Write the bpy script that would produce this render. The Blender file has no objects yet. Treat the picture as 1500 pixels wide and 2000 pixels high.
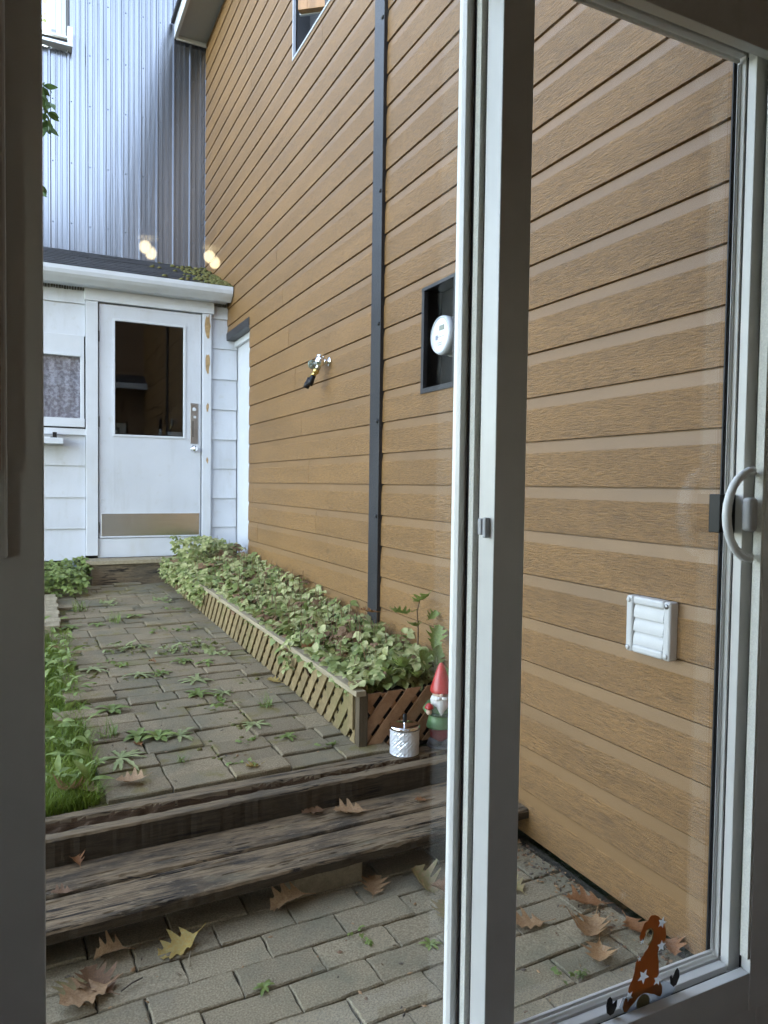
import bpy, bmesh, math, random
from math import sin, cos, pi, radians, atan2, sqrt
from mathutils import Vector, Matrix, noise
R = random.Random(11)
scene = bpy.context.scene
C = scene.collection

# ------------------------------------------------------------------ camera
CAM_Z = 1.42
YAW, PITCH, ROLL, FPX = 0.451082525, -0.0374766638, 0.0135455728, 1416.748
cam_d = bpy.data.cameras.new('camera')
cam = bpy.data.objects.new('camera', cam_d); C.objects.link(cam)
fw = Vector((sin(YAW)*cos(PITCH), cos(YAW)*cos(PITCH), sin(PITCH)))
rt = Vector((cos(YAW), -sin(YAW), 0)); up = rt.cross(fw)
r2 = cos(ROLL)*rt + sin(ROLL)*up; u2 = -sin(ROLL)*rt + cos(ROLL)*up
cam.matrix_world = Matrix(((r2.x, u2.x, -fw.x, 0), (r2.y, u2.y, -fw.y, 0), (r2.z, u2.z, -fw.z, CAM_Z), (0, 0, 0, 1)))
cam_d.sensor_fit = 'VERTICAL'; cam_d.sensor_height = 24.0
cam_d.lens = FPX/2000*24.0
cam_d.clip_start = 0.02; cam_d.clip_end = 600
scene.camera = cam

# ------------------------------------------------------------------ sky and sun
SUN_DIR = Vector((0.72, 0.52, 0.46)).normalized()        # towards the sun: behind the tall sided building
w = bpy.data.worlds.new('World'); scene.world = w; w.use_nodes = True
wn = w.node_tree.nodes; wl = w.node_tree.links
sky = wn.new('ShaderNodeTexSky'); sky.sky_type = 'NISHITA'; sky.sun_disc = False
sky.sun_elevation = math.asin(SUN_DIR.z); sky.sun_rotation = atan2(SUN_DIR.x, SUN_DIR.y)
sky.air_density = 1.0; sky.dust_density = 0.3; sky.ozone_density = 1.0
sky_desat = wn.new('ShaderNodeHueSaturation'); sky_desat.inputs['Saturation'].default_value = .64     # sky blue muted evenly, added for a more neutral fill light
wl.new(sky.outputs[0], sky_desat.inputs['Color']); wl.new(sky_desat.outputs[0], wn['Background'].inputs[0]); wn['Background'].inputs[1].default_value = 0.15
sun_d = bpy.data.lights.new('sun', 'SUN'); sun_d.energy = 3.0; sun_d.angle = radians(0.53); sun_d.color = (1, .95, .87)
sun = bpy.data.objects.new('sun', sun_d); C.objects.link(sun)
sun.rotation_euler = (-SUN_DIR).to_track_quat('-Z', 'Y').to_euler()
vs = scene.view_settings
vs.view_transform = 'Standard'; vs.look = 'None'; vs.gamma = 1; vs.exposure = 3.65; vs.use_curve_mapping = False
try:
    scene.cycles.max_bounces = 10; scene.cycles.transparent_max_bounces = 16; scene.cycles.use_denoising = True
    scene.cycles.sample_clamp_indirect = 6
except Exception: pass

# ------------------------------------------------------------------ materials
def nt(m): return m.node_tree.nodes, m.node_tree.links
def M(name, col, rough=.6, metal=0, var=.12, scale=6, st=(1, 1, 1), bump=0, bscale=60, bst=None, rnd=0, col2=None, spec=.5, dist=.002, detail=5, thr=None, trans=0, alpha=1, nrough=.5):
    m = bpy.data.materials.new(name); m.use_nodes = True; N, L = nt(m); b = N['Principled BSDF']
    b.inputs['Roughness'].default_value = rough; b.inputs['Metallic'].default_value = metal
    b.inputs['Specular IOR Level'].default_value = spec
    tc = N.new('ShaderNodeTexCoord'); oi = N.new('ShaderNodeObjectInfo')
    ad = N.new('ShaderNodeVectorMath'); ad.operation = 'ADD'
    sc_ = N.new('ShaderNodeVectorMath'); sc_.operation = 'SCALE'; sc_.inputs['Scale'].default_value = 37.0
    cx = N.new('ShaderNodeCombineXYZ')
    for i in range(3): L.new(oi.outputs['Random'], cx.inputs[i])
    L.new(cx.outputs[0], sc_.inputs[0]); L.new(tc.outputs['Object'], ad.inputs[0]); L.new(sc_.outputs[0], ad.inputs[1])
    mp = N.new('ShaderNodeMapping'); mp.inputs['Scale'].default_value = st
    L.new(ad.outputs[0], mp.inputs[0])
    n = N.new('ShaderNodeTexNoise'); n.inputs['Scale'].default_value = scale; n.inputs['Detail'].default_value = detail; n.inputs['Roughness'].default_value = nrough
    L.new(mp.outputs[0], n.inputs['Vector'])
    rp = N.new('ShaderNodeValToRGB')
    lo = thr[0] if thr else .3; hi = thr[1] if thr else .7
    rp.color_ramp.elements[0].position = lo; rp.color_ramp.elements[1].position = hi
    c2 = col2 or tuple(min(1, c*(1+var)) for c in col); c1 = col if col2 else tuple(c*(1-var) for c in col)
    rp.color_ramp.elements[0].color = (*c1, 1); rp.color_ramp.elements[1].color = (*c2, 1)
    L.new(n.outputs[0], rp.inputs[0])
    out = rp.outputs[0]
    if rnd:
        mr = N.new('ShaderNodeMapRange'); mr.inputs['To Min'].default_value = 1-rnd; mr.inputs['To Max'].default_value = 1+rnd
        L.new(oi.outputs['Random'], mr.inputs['Value'])
        hs = N.new('ShaderNodeHueSaturation'); L.new(mr.outputs[0], hs.inputs['Value']); L.new(out, hs.inputs['Color']); out = hs.outputs[0]
    L.new(out, b.inputs['Base Color'])
    if bump:
        mp2 = N.new('ShaderNodeMapping'); mp2.inputs['Scale'].default_value = bst or st; L.new(ad.outputs[0], mp2.inputs[0])
        n2 = N.new('ShaderNodeTexNoise'); n2.inputs['Scale'].default_value = bscale; n2.inputs['Detail'].default_value = 4
        L.new(mp2.outputs[0], n2.inputs['Vector'])
        bp = N.new('ShaderNodeBump'); bp.inputs['Strength'].default_value = bump; bp.inputs['Distance'].default_value = dist
        L.new(n2.outputs[0], bp.inputs['Height']); L.new(bp.outputs[0], b.inputs['Normal'])
    if trans:
        tr = N.new('ShaderNodeBsdfTranslucent'); mx = N.new('ShaderNodeMixShader'); mx.inputs[0].default_value = trans
        L.new(out, tr.inputs[0]); L.new(b.outputs[0], mx.inputs[1]); L.new(tr.outputs[0], mx.inputs[2])
        L.new(mx.outputs[0], N['Material Output'].inputs['Surface'])
    if alpha < 1: b.inputs['Alpha'].default_value = alpha
    return m
def overlay(m, col, scale, lo, hi, amt=1.0, st=(1, 1, 1), seed=0.0, rough=None):
    """a second, patchy colour (dirt, moss, stain) over a material's base colour"""
    N, L = nt(m); b = N['Principled BSDF']; src = b.inputs['Base Color'].links[0].from_socket
    tc = N.new('ShaderNodeTexCoord'); mp = N.new('ShaderNodeMapping'); mp.inputs['Scale'].default_value = st; mp.inputs['Location'].default_value = (seed, seed*1.7, seed*.6)
    g = N.new('ShaderNodeNewGeometry')
    L.new(g.outputs['Position'], mp.inputs[0])
    n = N.new('ShaderNodeTexNoise'); n.inputs['Scale'].default_value = scale; n.inputs['Detail'].default_value = 7; n.inputs['Roughness'].default_value = .65
    L.new(mp.outputs[0], n.inputs['Vector'])
    mr = N.new('ShaderNodeMapRange'); mr.inputs['From Min'].default_value = lo; mr.inputs['From Max'].default_value = hi; mr.inputs['To Max'].default_value = amt
    L.new(n.outputs[0], mr.inputs['Value'])
    mx = N.new('ShaderNodeMix'); mx.data_type = 'RGBA'; L.new(mr.outputs[0], mx.inputs[0]); L.new(src, mx.inputs[6]); mx.inputs[7].default_value = (*col, 1)
    for l in list(L):
        if l.from_socket == src and l.to_socket != mx.inputs[6]:
            t = l.to_socket; L.remove(l); L.new(mx.outputs[2], t)
    return m
def cracks(m, st, wdt, amt=.85, col=(.012, .010, .008), seed=0, mask=.46):
    """crisp dark checks that run along the grain"""
    N, L = nt(m); b = N['Principled BSDF']; src = b.inputs['Base Color'].links[0].from_socket
    g = N.new('ShaderNodeNewGeometry'); mp = N.new('ShaderNodeMapping'); mp.inputs['Scale'].default_value = st; mp.inputs['Location'].default_value = (seed, seed*.7, seed*1.3); L.new(g.outputs['Position'], mp.inputs[0])
    n = N.new('ShaderNodeTexNoise'); n.inputs['Scale'].default_value = 1; n.inputs['Detail'].default_value = 3; n.inputs['Roughness'].default_value = .45; L.new(mp.outputs[0], n.inputs['Vector'])
    a = N.new('ShaderNodeMath'); a.operation = 'SUBTRACT'; a.inputs[1].default_value = .5; L.new(n.outputs[0], a.inputs[0])
    ab = N.new('ShaderNodeMath'); ab.operation = 'ABSOLUTE'; L.new(a.outputs[0], ab.inputs[0])
    mr = N.new('ShaderNodeMapRange'); mr.inputs['From Min'].default_value = wdt*.4; mr.inputs['From Max'].default_value = wdt; mr.inputs['To Min'].default_value = amt; mr.inputs['To Max'].default_value = 0; L.new(ab.outputs[0], mr.inputs['Value'])
    k = N.new('ShaderNodeTexNoise'); k.inputs['Scale'].default_value = 3.5; L.new(g.outputs['Position'], k.inputs['Vector'])
    mk = N.new('ShaderNodeMapRange'); mk.inputs['From Min'].default_value = mask; mk.inputs['From Max'].default_value = mask+.06; L.new(k.outputs[0], mk.inputs['Value'])
    mu = N.new('ShaderNodeMath'); mu.operation = 'MULTIPLY'; L.new(mr.outputs[0], mu.inputs[0]); L.new(mk.outputs[0], mu.inputs[1])
    mx = N.new('ShaderNodeMix'); mx.data_type = 'RGBA'; L.new(mu.outputs[0], mx.inputs[0]); L.new(src, mx.inputs[6]); mx.inputs[7].default_value = (*col, 1); L.new(mx.outputs[2], b.inputs['Base Color'])
def glass(name, tint=(1, 1, 1), f0=.04, rough=0.0, film=0):
    m = bpy.data.materials.new(name); m.use_nodes = True; N, L = nt(m); N.remove(N['Principled BSDF'])
    g = N.new('ShaderNodeNewGeometry'); d = N.new('ShaderNodeVectorMath'); d.operation = 'DOT_PRODUCT'
    L.new(g.outputs['Incoming'], d.inputs[0]); L.new(g.outputs['Normal'], d.inputs[1])
    ab = N.new('ShaderNodeMath'); ab.operation = 'ABSOLUTE'; L.new(d.outputs['Value'], ab.inputs[0])
    om = N.new('ShaderNodeMath'); om.operation = 'SUBTRACT'; om.inputs[0].default_value = 1; L.new(ab.outputs[0], om.inputs[1])
    pw = N.new('ShaderNodeMath'); pw.operation = 'POWER'; pw.inputs[1].default_value = 5; L.new(om.outputs[0], pw.inputs[0])
    ma = N.new('ShaderNodeMath'); ma.operation = 'MULTIPLY_ADD'; ma.inputs[1].default_value = 1-f0; ma.inputs[2].default_value = f0; L.new(pw.outputs[0], ma.inputs[0])
    t = N.new('ShaderNodeBsdfTransparent'); t.inputs[0].default_value = (*tint, 1)
    gl = N.new('ShaderNodeBsdfGlossy'); gl.inputs['Roughness'].default_value = rough
    mx = N.new('ShaderNodeMixShader'); L.new(ma.outputs[0], mx.inputs[0]); L.new(t.outputs[0], mx.inputs[1]); L.new(gl.outputs[0], mx.inputs[2])
    out = mx.outputs[0]
    if film:       # a thin uneven film of dust and smears
        tc = N.new('ShaderNodeTexCoord'); n1 = N.new('ShaderNodeTexNoise'); n1.inputs['Scale'].default_value = 5; n1.inputs['Detail'].default_value = 7; n1.inputs['Roughness'].default_value = .7; n1.inputs['Distortion'].default_value = .6
        mp = N.new('ShaderNodeMapping'); mp.inputs['Scale'].default_value = (1.6, 1, .6); L.new(tc.outputs['Object'], mp.inputs[0]); L.new(mp.outputs[0], n1.inputs['Vector'])
        mr = N.new('ShaderNodeMapRange'); mr.inputs['From Min'].default_value = .42; mr.inputs['From Max'].default_value = .75; mr.inputs['To Max'].default_value = film; L.new(n1.outputs[0], mr.inputs['Value'])
        tl = N.new('ShaderNodeBsdfTranslucent'); tl.inputs[0].default_value = (.8, .8, .78, 1); m2 = N.new('ShaderNodeMixShader'); L.new(mr.outputs[0], m2.inputs[0]); L.new(out, m2.inputs[1]); L.new(tl.outputs[0], m2.inputs[2]); out = m2.outputs[0]
    L.new(out, N['Material Output'].inputs[0])
    return m
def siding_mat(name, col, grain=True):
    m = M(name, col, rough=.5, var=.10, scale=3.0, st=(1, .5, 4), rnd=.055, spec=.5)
    N, L = nt(m); b = N['Principled BSDF']
    overlay(m, tuple(c*.74 for c in col), 1.6, .45, .75, .6, (1, .7, 1.6)); overlay(m, tuple(min(1, c*1.25) for c in col), 2.6, .55, .8, .5, (1, .5, 2), 3.3)
    tc = N.new('ShaderNodeTexCoord'); oi = N.new('ShaderNodeObjectInfo')
    cx = N.new('ShaderNodeCombineXYZ'); mu = N.new('ShaderNodeMath'); mu.operation = 'MULTIPLY'; mu.inputs[1].default_value = 23
    L.new(oi.outputs['Random'], mu.inputs[0]); L.new(mu.outputs[0], cx.inputs[1]); L.new(mu.outputs[0], cx.inputs[0])
    ad = N.new('ShaderNodeVectorMath'); ad.operation = 'ADD'; L.new(tc.outputs['Object'], ad.inputs[0]); L.new(cx.outputs[0], ad.inputs[1])
    # warp
    wn_ = N.new('ShaderNodeTexNoise'); wn_.inputs['Scale'].default_value = 3.2; wn_.inputs['Detail'].default_value = 1.5
    mpw = N.new('ShaderNodeMapping'); mpw.inputs['Scale'].default_value = (1, .55, 2.2); L.new(ad.outputs[0], mpw.inputs[0]); L.new(mpw.outputs[0], wn_.inputs['Vector'])
    mp = N.new('ShaderNodeMapping'); mp.inputs['Scale'].default_value = (1, 12 if grain else 3, 105 if grain else 9); L.new(ad.outputs[0], mp.inputs[0])
    wa = N.new('ShaderNodeVectorMath'); wa.operation = 'MULTIPLY_ADD'; wa.inputs[1].default_value = (0, 0, 6 if grain else 0)
    L.new(wn_.outputs['Color'], wa.inputs[0]); L.new(mp.outputs[0], wa.inputs[2])
    n = N.new('ShaderNodeTexNoise'); n.inputs['Scale'].default_value = 2.1; n.inputs['Detail'].default_value = 5; n.inputs['Roughness'].default_value = .62
    L.new(wa.outputs[0], n.inputs['Vector'])
    # knots
    h = n.outputs[0]
    if grain:      # rough-sawn speckle and a few knots
        sp_ = N.new('ShaderNodeTexNoise'); sp_.inputs['Scale'].default_value = 210; sp_.inputs['Detail'].default_value = 2; L.new(ad.outputs[0], sp_.inputs['Vector'])
        m1 = N.new('ShaderNodeMath'); m1.operation = 'MULTIPLY_ADD'; m1.inputs[1].default_value = .42; L.new(sp_.outputs[0], m1.inputs[0]); L.new(n.outputs[0], m1.inputs[2])
        m2 = N.new('ShaderNodeMath'); m2.operation = 'SUBTRACT'; m2.inputs[1].default_value = .21; L.new(m1.outputs[0], m2.inputs[0])
        mpk = N.new('ShaderNodeMapping'); mpk.inputs['Scale'].default_value = (.001, 1.5, 4.2); L.new(ad.outputs[0], mpk.inputs[0])
        vk = N.new('ShaderNodeTexVoronoi'); vk.inputs['Scale'].default_value = 1.0; L.new(mpk.outputs[0], vk.inputs['Vector'])
        kn = N.new('ShaderNodeMapRange'); kn.inputs['From Min'].default_value = .03; kn.inputs['From Max'].default_value = .085; kn.inputs['To Min'].default_value = -.16; kn.inputs['To Max'].default_value = 0; L.new(vk.outputs['Distance'], kn.inputs['Value'])
        m3 = N.new('ShaderNodeMath'); m3.operation = 'ADD'; L.new(m2.outputs[0], m3.inputs[0]); L.new(kn.outputs[0], m3.inputs[1]); h = m3.outputs[0]
    bp = N.new('ShaderNodeBump'); bp.inputs['Strength'].default_value = .95 if grain else .18; bp.inputs['Distance'].default_value = .0085
    L.new(h, bp.inputs['Height']); L.new(bp.outputs[0], b.inputs['Normal'])
    if grain:   # grain tone, with relief shading put into the colour: hollows darker
        src = b.inputs['Base Color'].links[0].from_socket
        mr = N.new('ShaderNodeMapRange'); mr.inputs['From Min'].default_value = .3; mr.inputs['From Max'].default_value = .62
        mr.inputs['To Min'].default_value = .60; mr.inputs['To Max'].default_value = 1.14
        L.new(h, mr.inputs['Value'])
        hs = N.new('ShaderNodeHueSaturation'); L.new(mr.outputs[0], hs.inputs['Value']); L.new(src, hs.inputs['Color']); L.new(hs.outputs[0], b.inputs['Base Color'])
    return m
TAN = (.232, .122, .038)
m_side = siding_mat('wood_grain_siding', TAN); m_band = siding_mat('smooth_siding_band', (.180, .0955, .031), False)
m_bronze = M('dark_bronze_metal', (.024, .024, .027), .42, 0, .15, 9, spec=.3)
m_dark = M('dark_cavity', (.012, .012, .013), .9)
m_black = M('black_plastic', (.010, .010, .011), .4, spec=.25)
m_rubber = M('black_gasket', (.02, .02, .023), .6)
m_vinyl = M('white_vinyl', (.74, .72, .68), .38, var=.04, scale=12, bump=.06, bscale=120)
m_pile = M('pile_weatherstrip', (.80, .78, .70), .9, var=.08, scale=300, st=(1, 1, 1), bump=.6, bscale=260, dist=.003)
m_white = M('white_paint', (.53, .54, .575), .45, var=.05, scale=3, bump=.12, bscale=30, dist=.003, rnd=.03)
overlay(m_white, (.36, .35, .33), 5, .52, .80, .55, (1.5, 1, .22)); overlay(m_white, (.40, .38, .33), 14, .58, .75, .5, seed=6)
m_white2 = M('white_painted_trim', (.56, .57, .60), .42, var=.05, scale=5, bump=.1, bscale=40, rnd=.02)
overlay(m_white2, (.48, .46, .41), 5, .58, .8, .55, (1, 1, .3), 3.1)
m_gut = M('white_aluminium', (.56, .575, .61), .35, var=.05, scale=4)
overlay(m_gut, (.42, .41, .38), 3, .52, .8, .5, (1, 3, 1))
m_bare = M('bare_wood_patch', (.34, .22, .10), .8, var=.3, scale=30, bump=.4)
m_metal = M('galvanised_sheet', (.235, .245, .272), .23, .9, var=.12, scale=2.2, st=(14, 1, .35), bump=.10, bscale=3, bst=(9, 1, .5), dist=.01, rnd=.05)
overlay(m_metal, (.34, .33, .34), 1.3, .5, .78, .55, (5, 1, .35), 5.0)
m_steel = M('brushed_steel', (.86, .86, .86), .24, 1, var=.08, scale=20, st=(.3, 1, 8), bump=.05, bscale=60, bst=(.1, 1, 10))
m_chrome = M('chrome', (.85, .85, .87), .06, 1, var=.02)
m_brass = M('brass', (.62, .45, .16), .3, 1)
m_shing = M('asphalt_shingle', (.030, .030, .034), .9, var=.5, scale=60, bump=.6, bscale=140, dist=.004, rnd=.2)
m_moss = M('moss', (.07, .085, .02), .95, col2=(.14, .11, .03), scale=25, bump=.8, bscale=60, dist=.01)
m_pav = M('concrete_paver', (.19, .15, .09), .92, col2=(.335, .275, .175), scale=170, detail=3, thr=(.35, .68), bump=.55, bscale=190, dist=.004, rnd=.13)
overlay(m_pav, (.12, .125, .085), 3.3, .48, .75, .75); overlay(m_pav, (.10, .095, .085), 1.2, .52, .72, .5, seed=9)
m_pav2 = M('mossy_paver', (.155, .118, .066), .95, col2=(.285, .22, .135), scale=170, detail=3, thr=(.35, .68), bump=.6, bscale=170, dist=.004, rnd=.16)
overlay(m_pav2, (.105, .105, .07), 2.6, .45, .7, .8); overlay(m_pav2, (.15, .12, .022), 6.5, .55, .66, .75, seed=4)
m_joint = M('joint_soil', (.035, .032, .024), 1, col2=(.07, .06, .035), scale=30, bump=.7, bscale=90, dist=.01)
m_jmoss = M('mossy_joint_soil', (.035, .033, .02), 1, col2=(.12, .105, .022), scale=7, thr=(.45, .62), bump=.7, bscale=90, dist=.01)
m_soil = M('soil', (.05, .04, .03), 1, var=.4, scale=20, bump=.8, bscale=40, dist=.02)
m_lawn = M('lawn_soil', (.04, .06, .02), 1, var=.4, scale=8, bump=.8, bscale=40, dist=.02)
def oldwood(name, c1, c2, gr=(5, 58, 58), rnd=.08):
    m = M(name, c1, .85, col2=c2, scale=1.6, st=gr, thr=(.30, .70), bump=.45, bscale=2.2, bst=gr, dist=.004, rnd=rnd, detail=9, nrough=.78, spec=.3)
    return m
m_step = oldwood('weathered_step_wood', (.070, .046, .026), (.285, .205, .120))
overlay(m_step, (.035, .029, .022), 3.4, .46, .60, .85, (.8, 2.4, 1)); overlay(m_step, (.16, .15, .10), 2.6, .58, .75, .5, (1, 2, 1), 8)
m_front = oldwood('dark_timber_front', (.022, .017, .011), (.085, .063, .040))  # darker wood colour for the front faces of the planks
m_timb = oldwood('landscape_timber_wood', (.075, .052, .030), (.29, .215, .130))
overlay(m_timb, (.045, .044, .038), 2.4, .48, .66, .8, (.8, 2, 2), 2)
cracks(m_step, (.9, 20, 8), .016, .95, mask=.42); cracks(m_step, (2.2, 44, 9), .014, .8, seed=5, mask=.38); cracks(m_timb, (1.1, 24, 20), .016, .9, seed=2, mask=.40); cracks(m_front, (.8, 9, 26), .018, .95, seed=7)
overlay(m_step, (.33, .255, .165), 60, .56, .72, .6, (.35, 1, 1), 4)
m_rot = oldwood('rotten_wood', (.022, .013, .007), (.125, .072, .036), (1.5, 60, 60))
m_latt = oldwood('lattice_wood', (.13, .092, .042), (.27, .20, .10), (14, 14, 14), .12)
overlay(m_latt, (.12, .112, .036), 3.0, .50, .68, .65)
m_latt2 = oldwood('reddish_lattice_wood', (.22, .11, .05), (.38, .215, .115), (14, 14, 14), .14)
m_cap = oldwood('lattice_cap_wood', (.20, .16, .10), (.36, .30, .20), (30, 2.5, 30))
m_edge = oldwood('mossy_edging_wood', (.12, .095, .055), (.26, .21, .125), (3, 40, 40))
overlay(m_edge, (.13, .13, .035), 5, .48, .62, .8)
m_post = oldwood('dark_post_wood', (.045, .033, .020), (.115, .085, .05), (30, 30, 2.5))
m_sash = M('varnished_sash_wood', (.42, .22, .09), .4, var=.2, scale=5, st=(3, 3, .5))
m_lf = [M('fallen_leaf_tan', (.27, .15, .065), .65, col2=(.40, .25, .125), scale=22, bump=.3, bscale=40, trans=.15, rnd=.12),
        M('fallen_leaf_rust', (.22, .085, .028), .6, col2=(.33, .16, .06), scale=22, bump=.3, bscale=40, trans=.15, rnd=.1),
        M('fallen_leaf_yellow', (.42, .25, .05), .6, col2=(.40, .33, .12), scale=16, bump=.3, bscale=40, trans=.2, rnd=.08),
        M('fallen_leaf_olive', (.22, .21, .075), .6, col2=(.33, .22, .11), scale=14, bump=.3, bscale=40, trans=.2, rnd=.08),
        M('fallen_leaf_brown', (.10, .052, .022), .7, col2=(.19, .10, .045), scale=22, bump=.3, bscale=40, rnd=.1)]
m_gcp = M('pale_variegated_leaf', (.19, .225, .06), .5, col2=(.44, .425, .20), scale=24, thr=(.38, .62), trans=.18, spec=.4)
m_gcm = M('mid_green_leaf', (.11, .15, .035), .5, col2=(.22, .25, .075), scale=24, trans=.18, spec=.4)
m_gcd = M('dry_brown_leaf', (.12, .065, .030), .7, col2=(.22, .125, .06), scale=30, trans=.1)
m_weed = M('weed_leaf', (.11, .165, .03), .5, col2=(.24, .29, .08), scale=26, trans=.2, rnd=.16, spec=.4)
m_weed2 = M('grey_green_weed_leaf', (.19, .225, .085), .55, col2=(.34, .36, .16), scale=26, trans=.2, rnd=.12, spec=.4)
m_grass = M('grass_blade', (.11, .18, .015), .5, col2=(.25, .32, .045), scale=5, trans=.3, spec=.4)
m_tree = M('tree_leaf', (.05, .10, .025), .5, col2=(.09, .15, .04), scale=9, trans=.3, rnd=.15)
m_bark = M('bark', (.09, .07, .05), .95, var=.4, scale=6, st=(4, 4, 1), bump=1, bscale=10, dist=.02)
m_wall = M('room_wall_paint', (.55, .43, .35), .8, var=.04)
m_floor = M('room_floor', (.16, .13, .105), .5, var=.2, scale=3)
m_ceil = M('room_ceiling_paint', (.55, .47, .40), .9, var=.03)
m_ext = M('house_cladding', (.20, .115, .058), .6, var=.1)
m_glass = glass('window_glass', (.975, .985, .98), .045)
m_door_glass = glass('old_door_glass', (.55, .56, .56), .06)
m_win_glass = glass('shed_window_glass', (.93, .93, .94), .05)
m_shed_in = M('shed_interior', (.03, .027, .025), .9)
m_lace = M('lace_curtain', (.20, .19, .215), .9, col2=(.40, .39, .43), scale=34, thr=(.42, .60), detail=6, bump=.3, bscale=60)
m_red = M('red_glaze', (.42, .035, .028), .35, var=.2, scale=14, spec=.5)
m_green = M('green_glaze', (.10, .19, .075), .4, var=.25, scale=14)
m_beard = M('white_glaze', (.62, .60, .55), .5, var=.1, scale=40, st=(3, 3, .4), bump=.8, bscale=30, bst=(3, 3, .3), dist=.006)
m_face = M('flesh_glaze', (.50, .36, .26), .45, var=.1)
m_grey = M('grey_glaze', (.10, .095, .10), .5)
m_ash = M('white_quilted_tin', (.66, .67, .70), .3, .2, var=.03)
m_pvc = M('white_plastic', (.50, .495, .485), .42, var=.05, scale=14, bump=.08, bscale=90)
m_pier = M('painted_pier', (.33, .38, .45), .7, var=.15)
m_lcd = M('lcd_grey', (.22, .24, .20), .3, var=.05)
m_orange = M('orange_sticker', (.44, .20, .075), .5, var=.12, scale=8, trans=.6)
m_swhite = M('white_sticker', (.80, .81, .82), .5, var=.04, trans=.6)
m_sbeard = M('pale_sticker', (.46, .48, .50), .5, var=.04, alpha=.55, trans=.6)
m_snose = M('beige_sticker', (.36, .30, .17), .5, var=.04, trans=.6)
m_sblack = M('dark_sticker', (.022, .018, .014), .6)

# ------------------------------------------------------------------ mesh helpers
class MB:
    def __init__(s): s.v = []; s.f = []; s.m = []; s.s = []
    def add(s, vs_, fs, mi=0, sm=False):
        o = len(s.v); s.v += [tuple(p) for p in vs_]
        for f in fs: s.f.append(tuple(i+o for i in f)); s.m.append(mi); s.s.append(sm)
        return s
    def box(s, x0, x1, y0, y1, z0, z1, mi=0):
        return s.add([(x0, y0, z0), (x1, y0, z0), (x1, y1, z0), (x0, y1, z0), (x0, y0, z1), (x1, y0, z1), (x1, y1, z1), (x0, y1, z1)],
                     [(0, 3, 2, 1), (4, 5, 6, 7), (0, 1, 5, 4), (1, 2, 6, 5), (2, 3, 7, 6), (3, 0, 4, 7)], mi)
    def hexa(s, b, t, mi=0):          # bottom and top quads, counter-clockwise from above
        return s.add(list(b)+list(t), [(0, 3, 2, 1), (4, 5, 6, 7), (0, 1, 5, 4), (1, 2, 6, 5), (2, 3, 7, 6), (3, 0, 4, 7)], mi)
    def tube(s, pts, rad, n=10, mi=0, cap=True):
        pts = [Vector(p) for p in pts]; rings = []
        rad = rad if isinstance(rad, (list, tuple)) else [rad]*len(pts)
        base = len(s.v); a = None
        for i, p in enumerate(pts):
            d = (pts[min(i+1, len(pts)-1)]-pts[max(i-1, 0)]).normalized()
            if a is None: a = d.orthogonal().normalized()
            a = (a-d*a.dot(d)).normalized(); b = d.cross(a)
            for k in range(n): s.v.append(tuple(p+(a*cos(2*pi*k/n)+b*sin(2*pi*k/n))*rad[i]))
        for i in range(len(pts)-1):
            for k in range(n):
                s.f.append((base+i*n+k, base+i*n+(k+1) % n, base+(i+1)*n+(k+1) % n, base+(i+1)*n+k)); s.m.append(mi); s.s.append(True)
        if cap:
            s.f.append(tuple(base+k for k in range(n))[::-1]); s.m.append(mi); s.s.append(False)
            s.f.append(tuple(base+(len(pts)-1)*n+k for k in range(n))); s.m.append(mi); s.s.append(False)
        return s
    def lathe(s, prof, c=(0, 0, 0), n=24, mi=0, sq=(1, 1), ax=None):
        base = len(s.v); ax = ax or Matrix.Identity(3); c = Vector(c)
        for r, z in prof:
            for k in range(n): s.v.append(tuple(c+ax @ Vector((r*cos(2*pi*k/n)*sq[0], r*sin(2*pi*k/n)*sq[1], z))))
        for i in range(len(prof)-1):
            for k in range(n):
                s.f.append((base+i*n+k, base+i*n+(k+1) % n, base+(i+1)*n+(k+1) % n, base+(i+1)*n+k)); s.m.append(mi); s.s.append(True)
        if prof[0][0] > 1e-4: s.f.append(tuple(base+k for k in range(n))[::-1]); s.m.append(mi); s.s.append(False)
        if prof[-1][0] > 1e-4: s.f.append(tuple(base+(len(prof)-1)*n+k for k in range(n))); s.m.append(mi); s.s.append(False)
        return s
    def ball(s, c, r, mi=0, sq=(1, 1, 1), n=16):
        return s.lathe([(max(1e-5, r*sin(pi*i/10)), -r*sq[2]*cos(pi*i/10)) for i in range(11)], c, n, mi, sq[:2])
    def mesh(s, name, mats):
        me = bpy.data.meshes.new(name); me.from_pydata(s.v, [], s.f)
        for m in (mats if isinstance(mats, (list, tuple)) else [mats]): me.materials.append(m)
        me.polygons.foreach_set('material_index', s.m); me.polygons.foreach_set('use_smooth', s.s)
        me.update(); return me
    def build(s, name, mats, parent=None, bevel=0, loc=None, seg=2):
        return link(name, s.mesh(name, mats), parent, bevel, loc, seg)
def base_of(o):
    p = Vector((0, 0, 0))
    while o: p = p+o.location; o = o.parent
    return p
def link(name, me, parent=None, bevel=0, loc=None, seg=2):
    o = bpy.data.objects.new(name, me); C.objects.link(o)
    if parent:
        o.parent = parent; o.matrix_parent_inverse = Matrix.Translation(-ROOTLOC.get(parent.name, Vector((0, 0, 0))))
    if loc: o.location = loc
    if bevel:
        b = o.modifiers.new('bevel', 'BEVEL'); b.width = bevel; b.segments = seg; b.limit_method = 'ANGLE'; b.angle_limit = radians(40); b.harden_normals = False
    return o
ROOTLOC = {}
def thing(name, label, cat, loc=(0, 0, 0), group=None):
    o = bpy.data.objects.new(name, None); C.objects.link(o); o.location = loc; o.empty_display_size = .1
    ROOTLOC[o.name] = Vector(loc); tag(o, label, cat, group); return o
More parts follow.
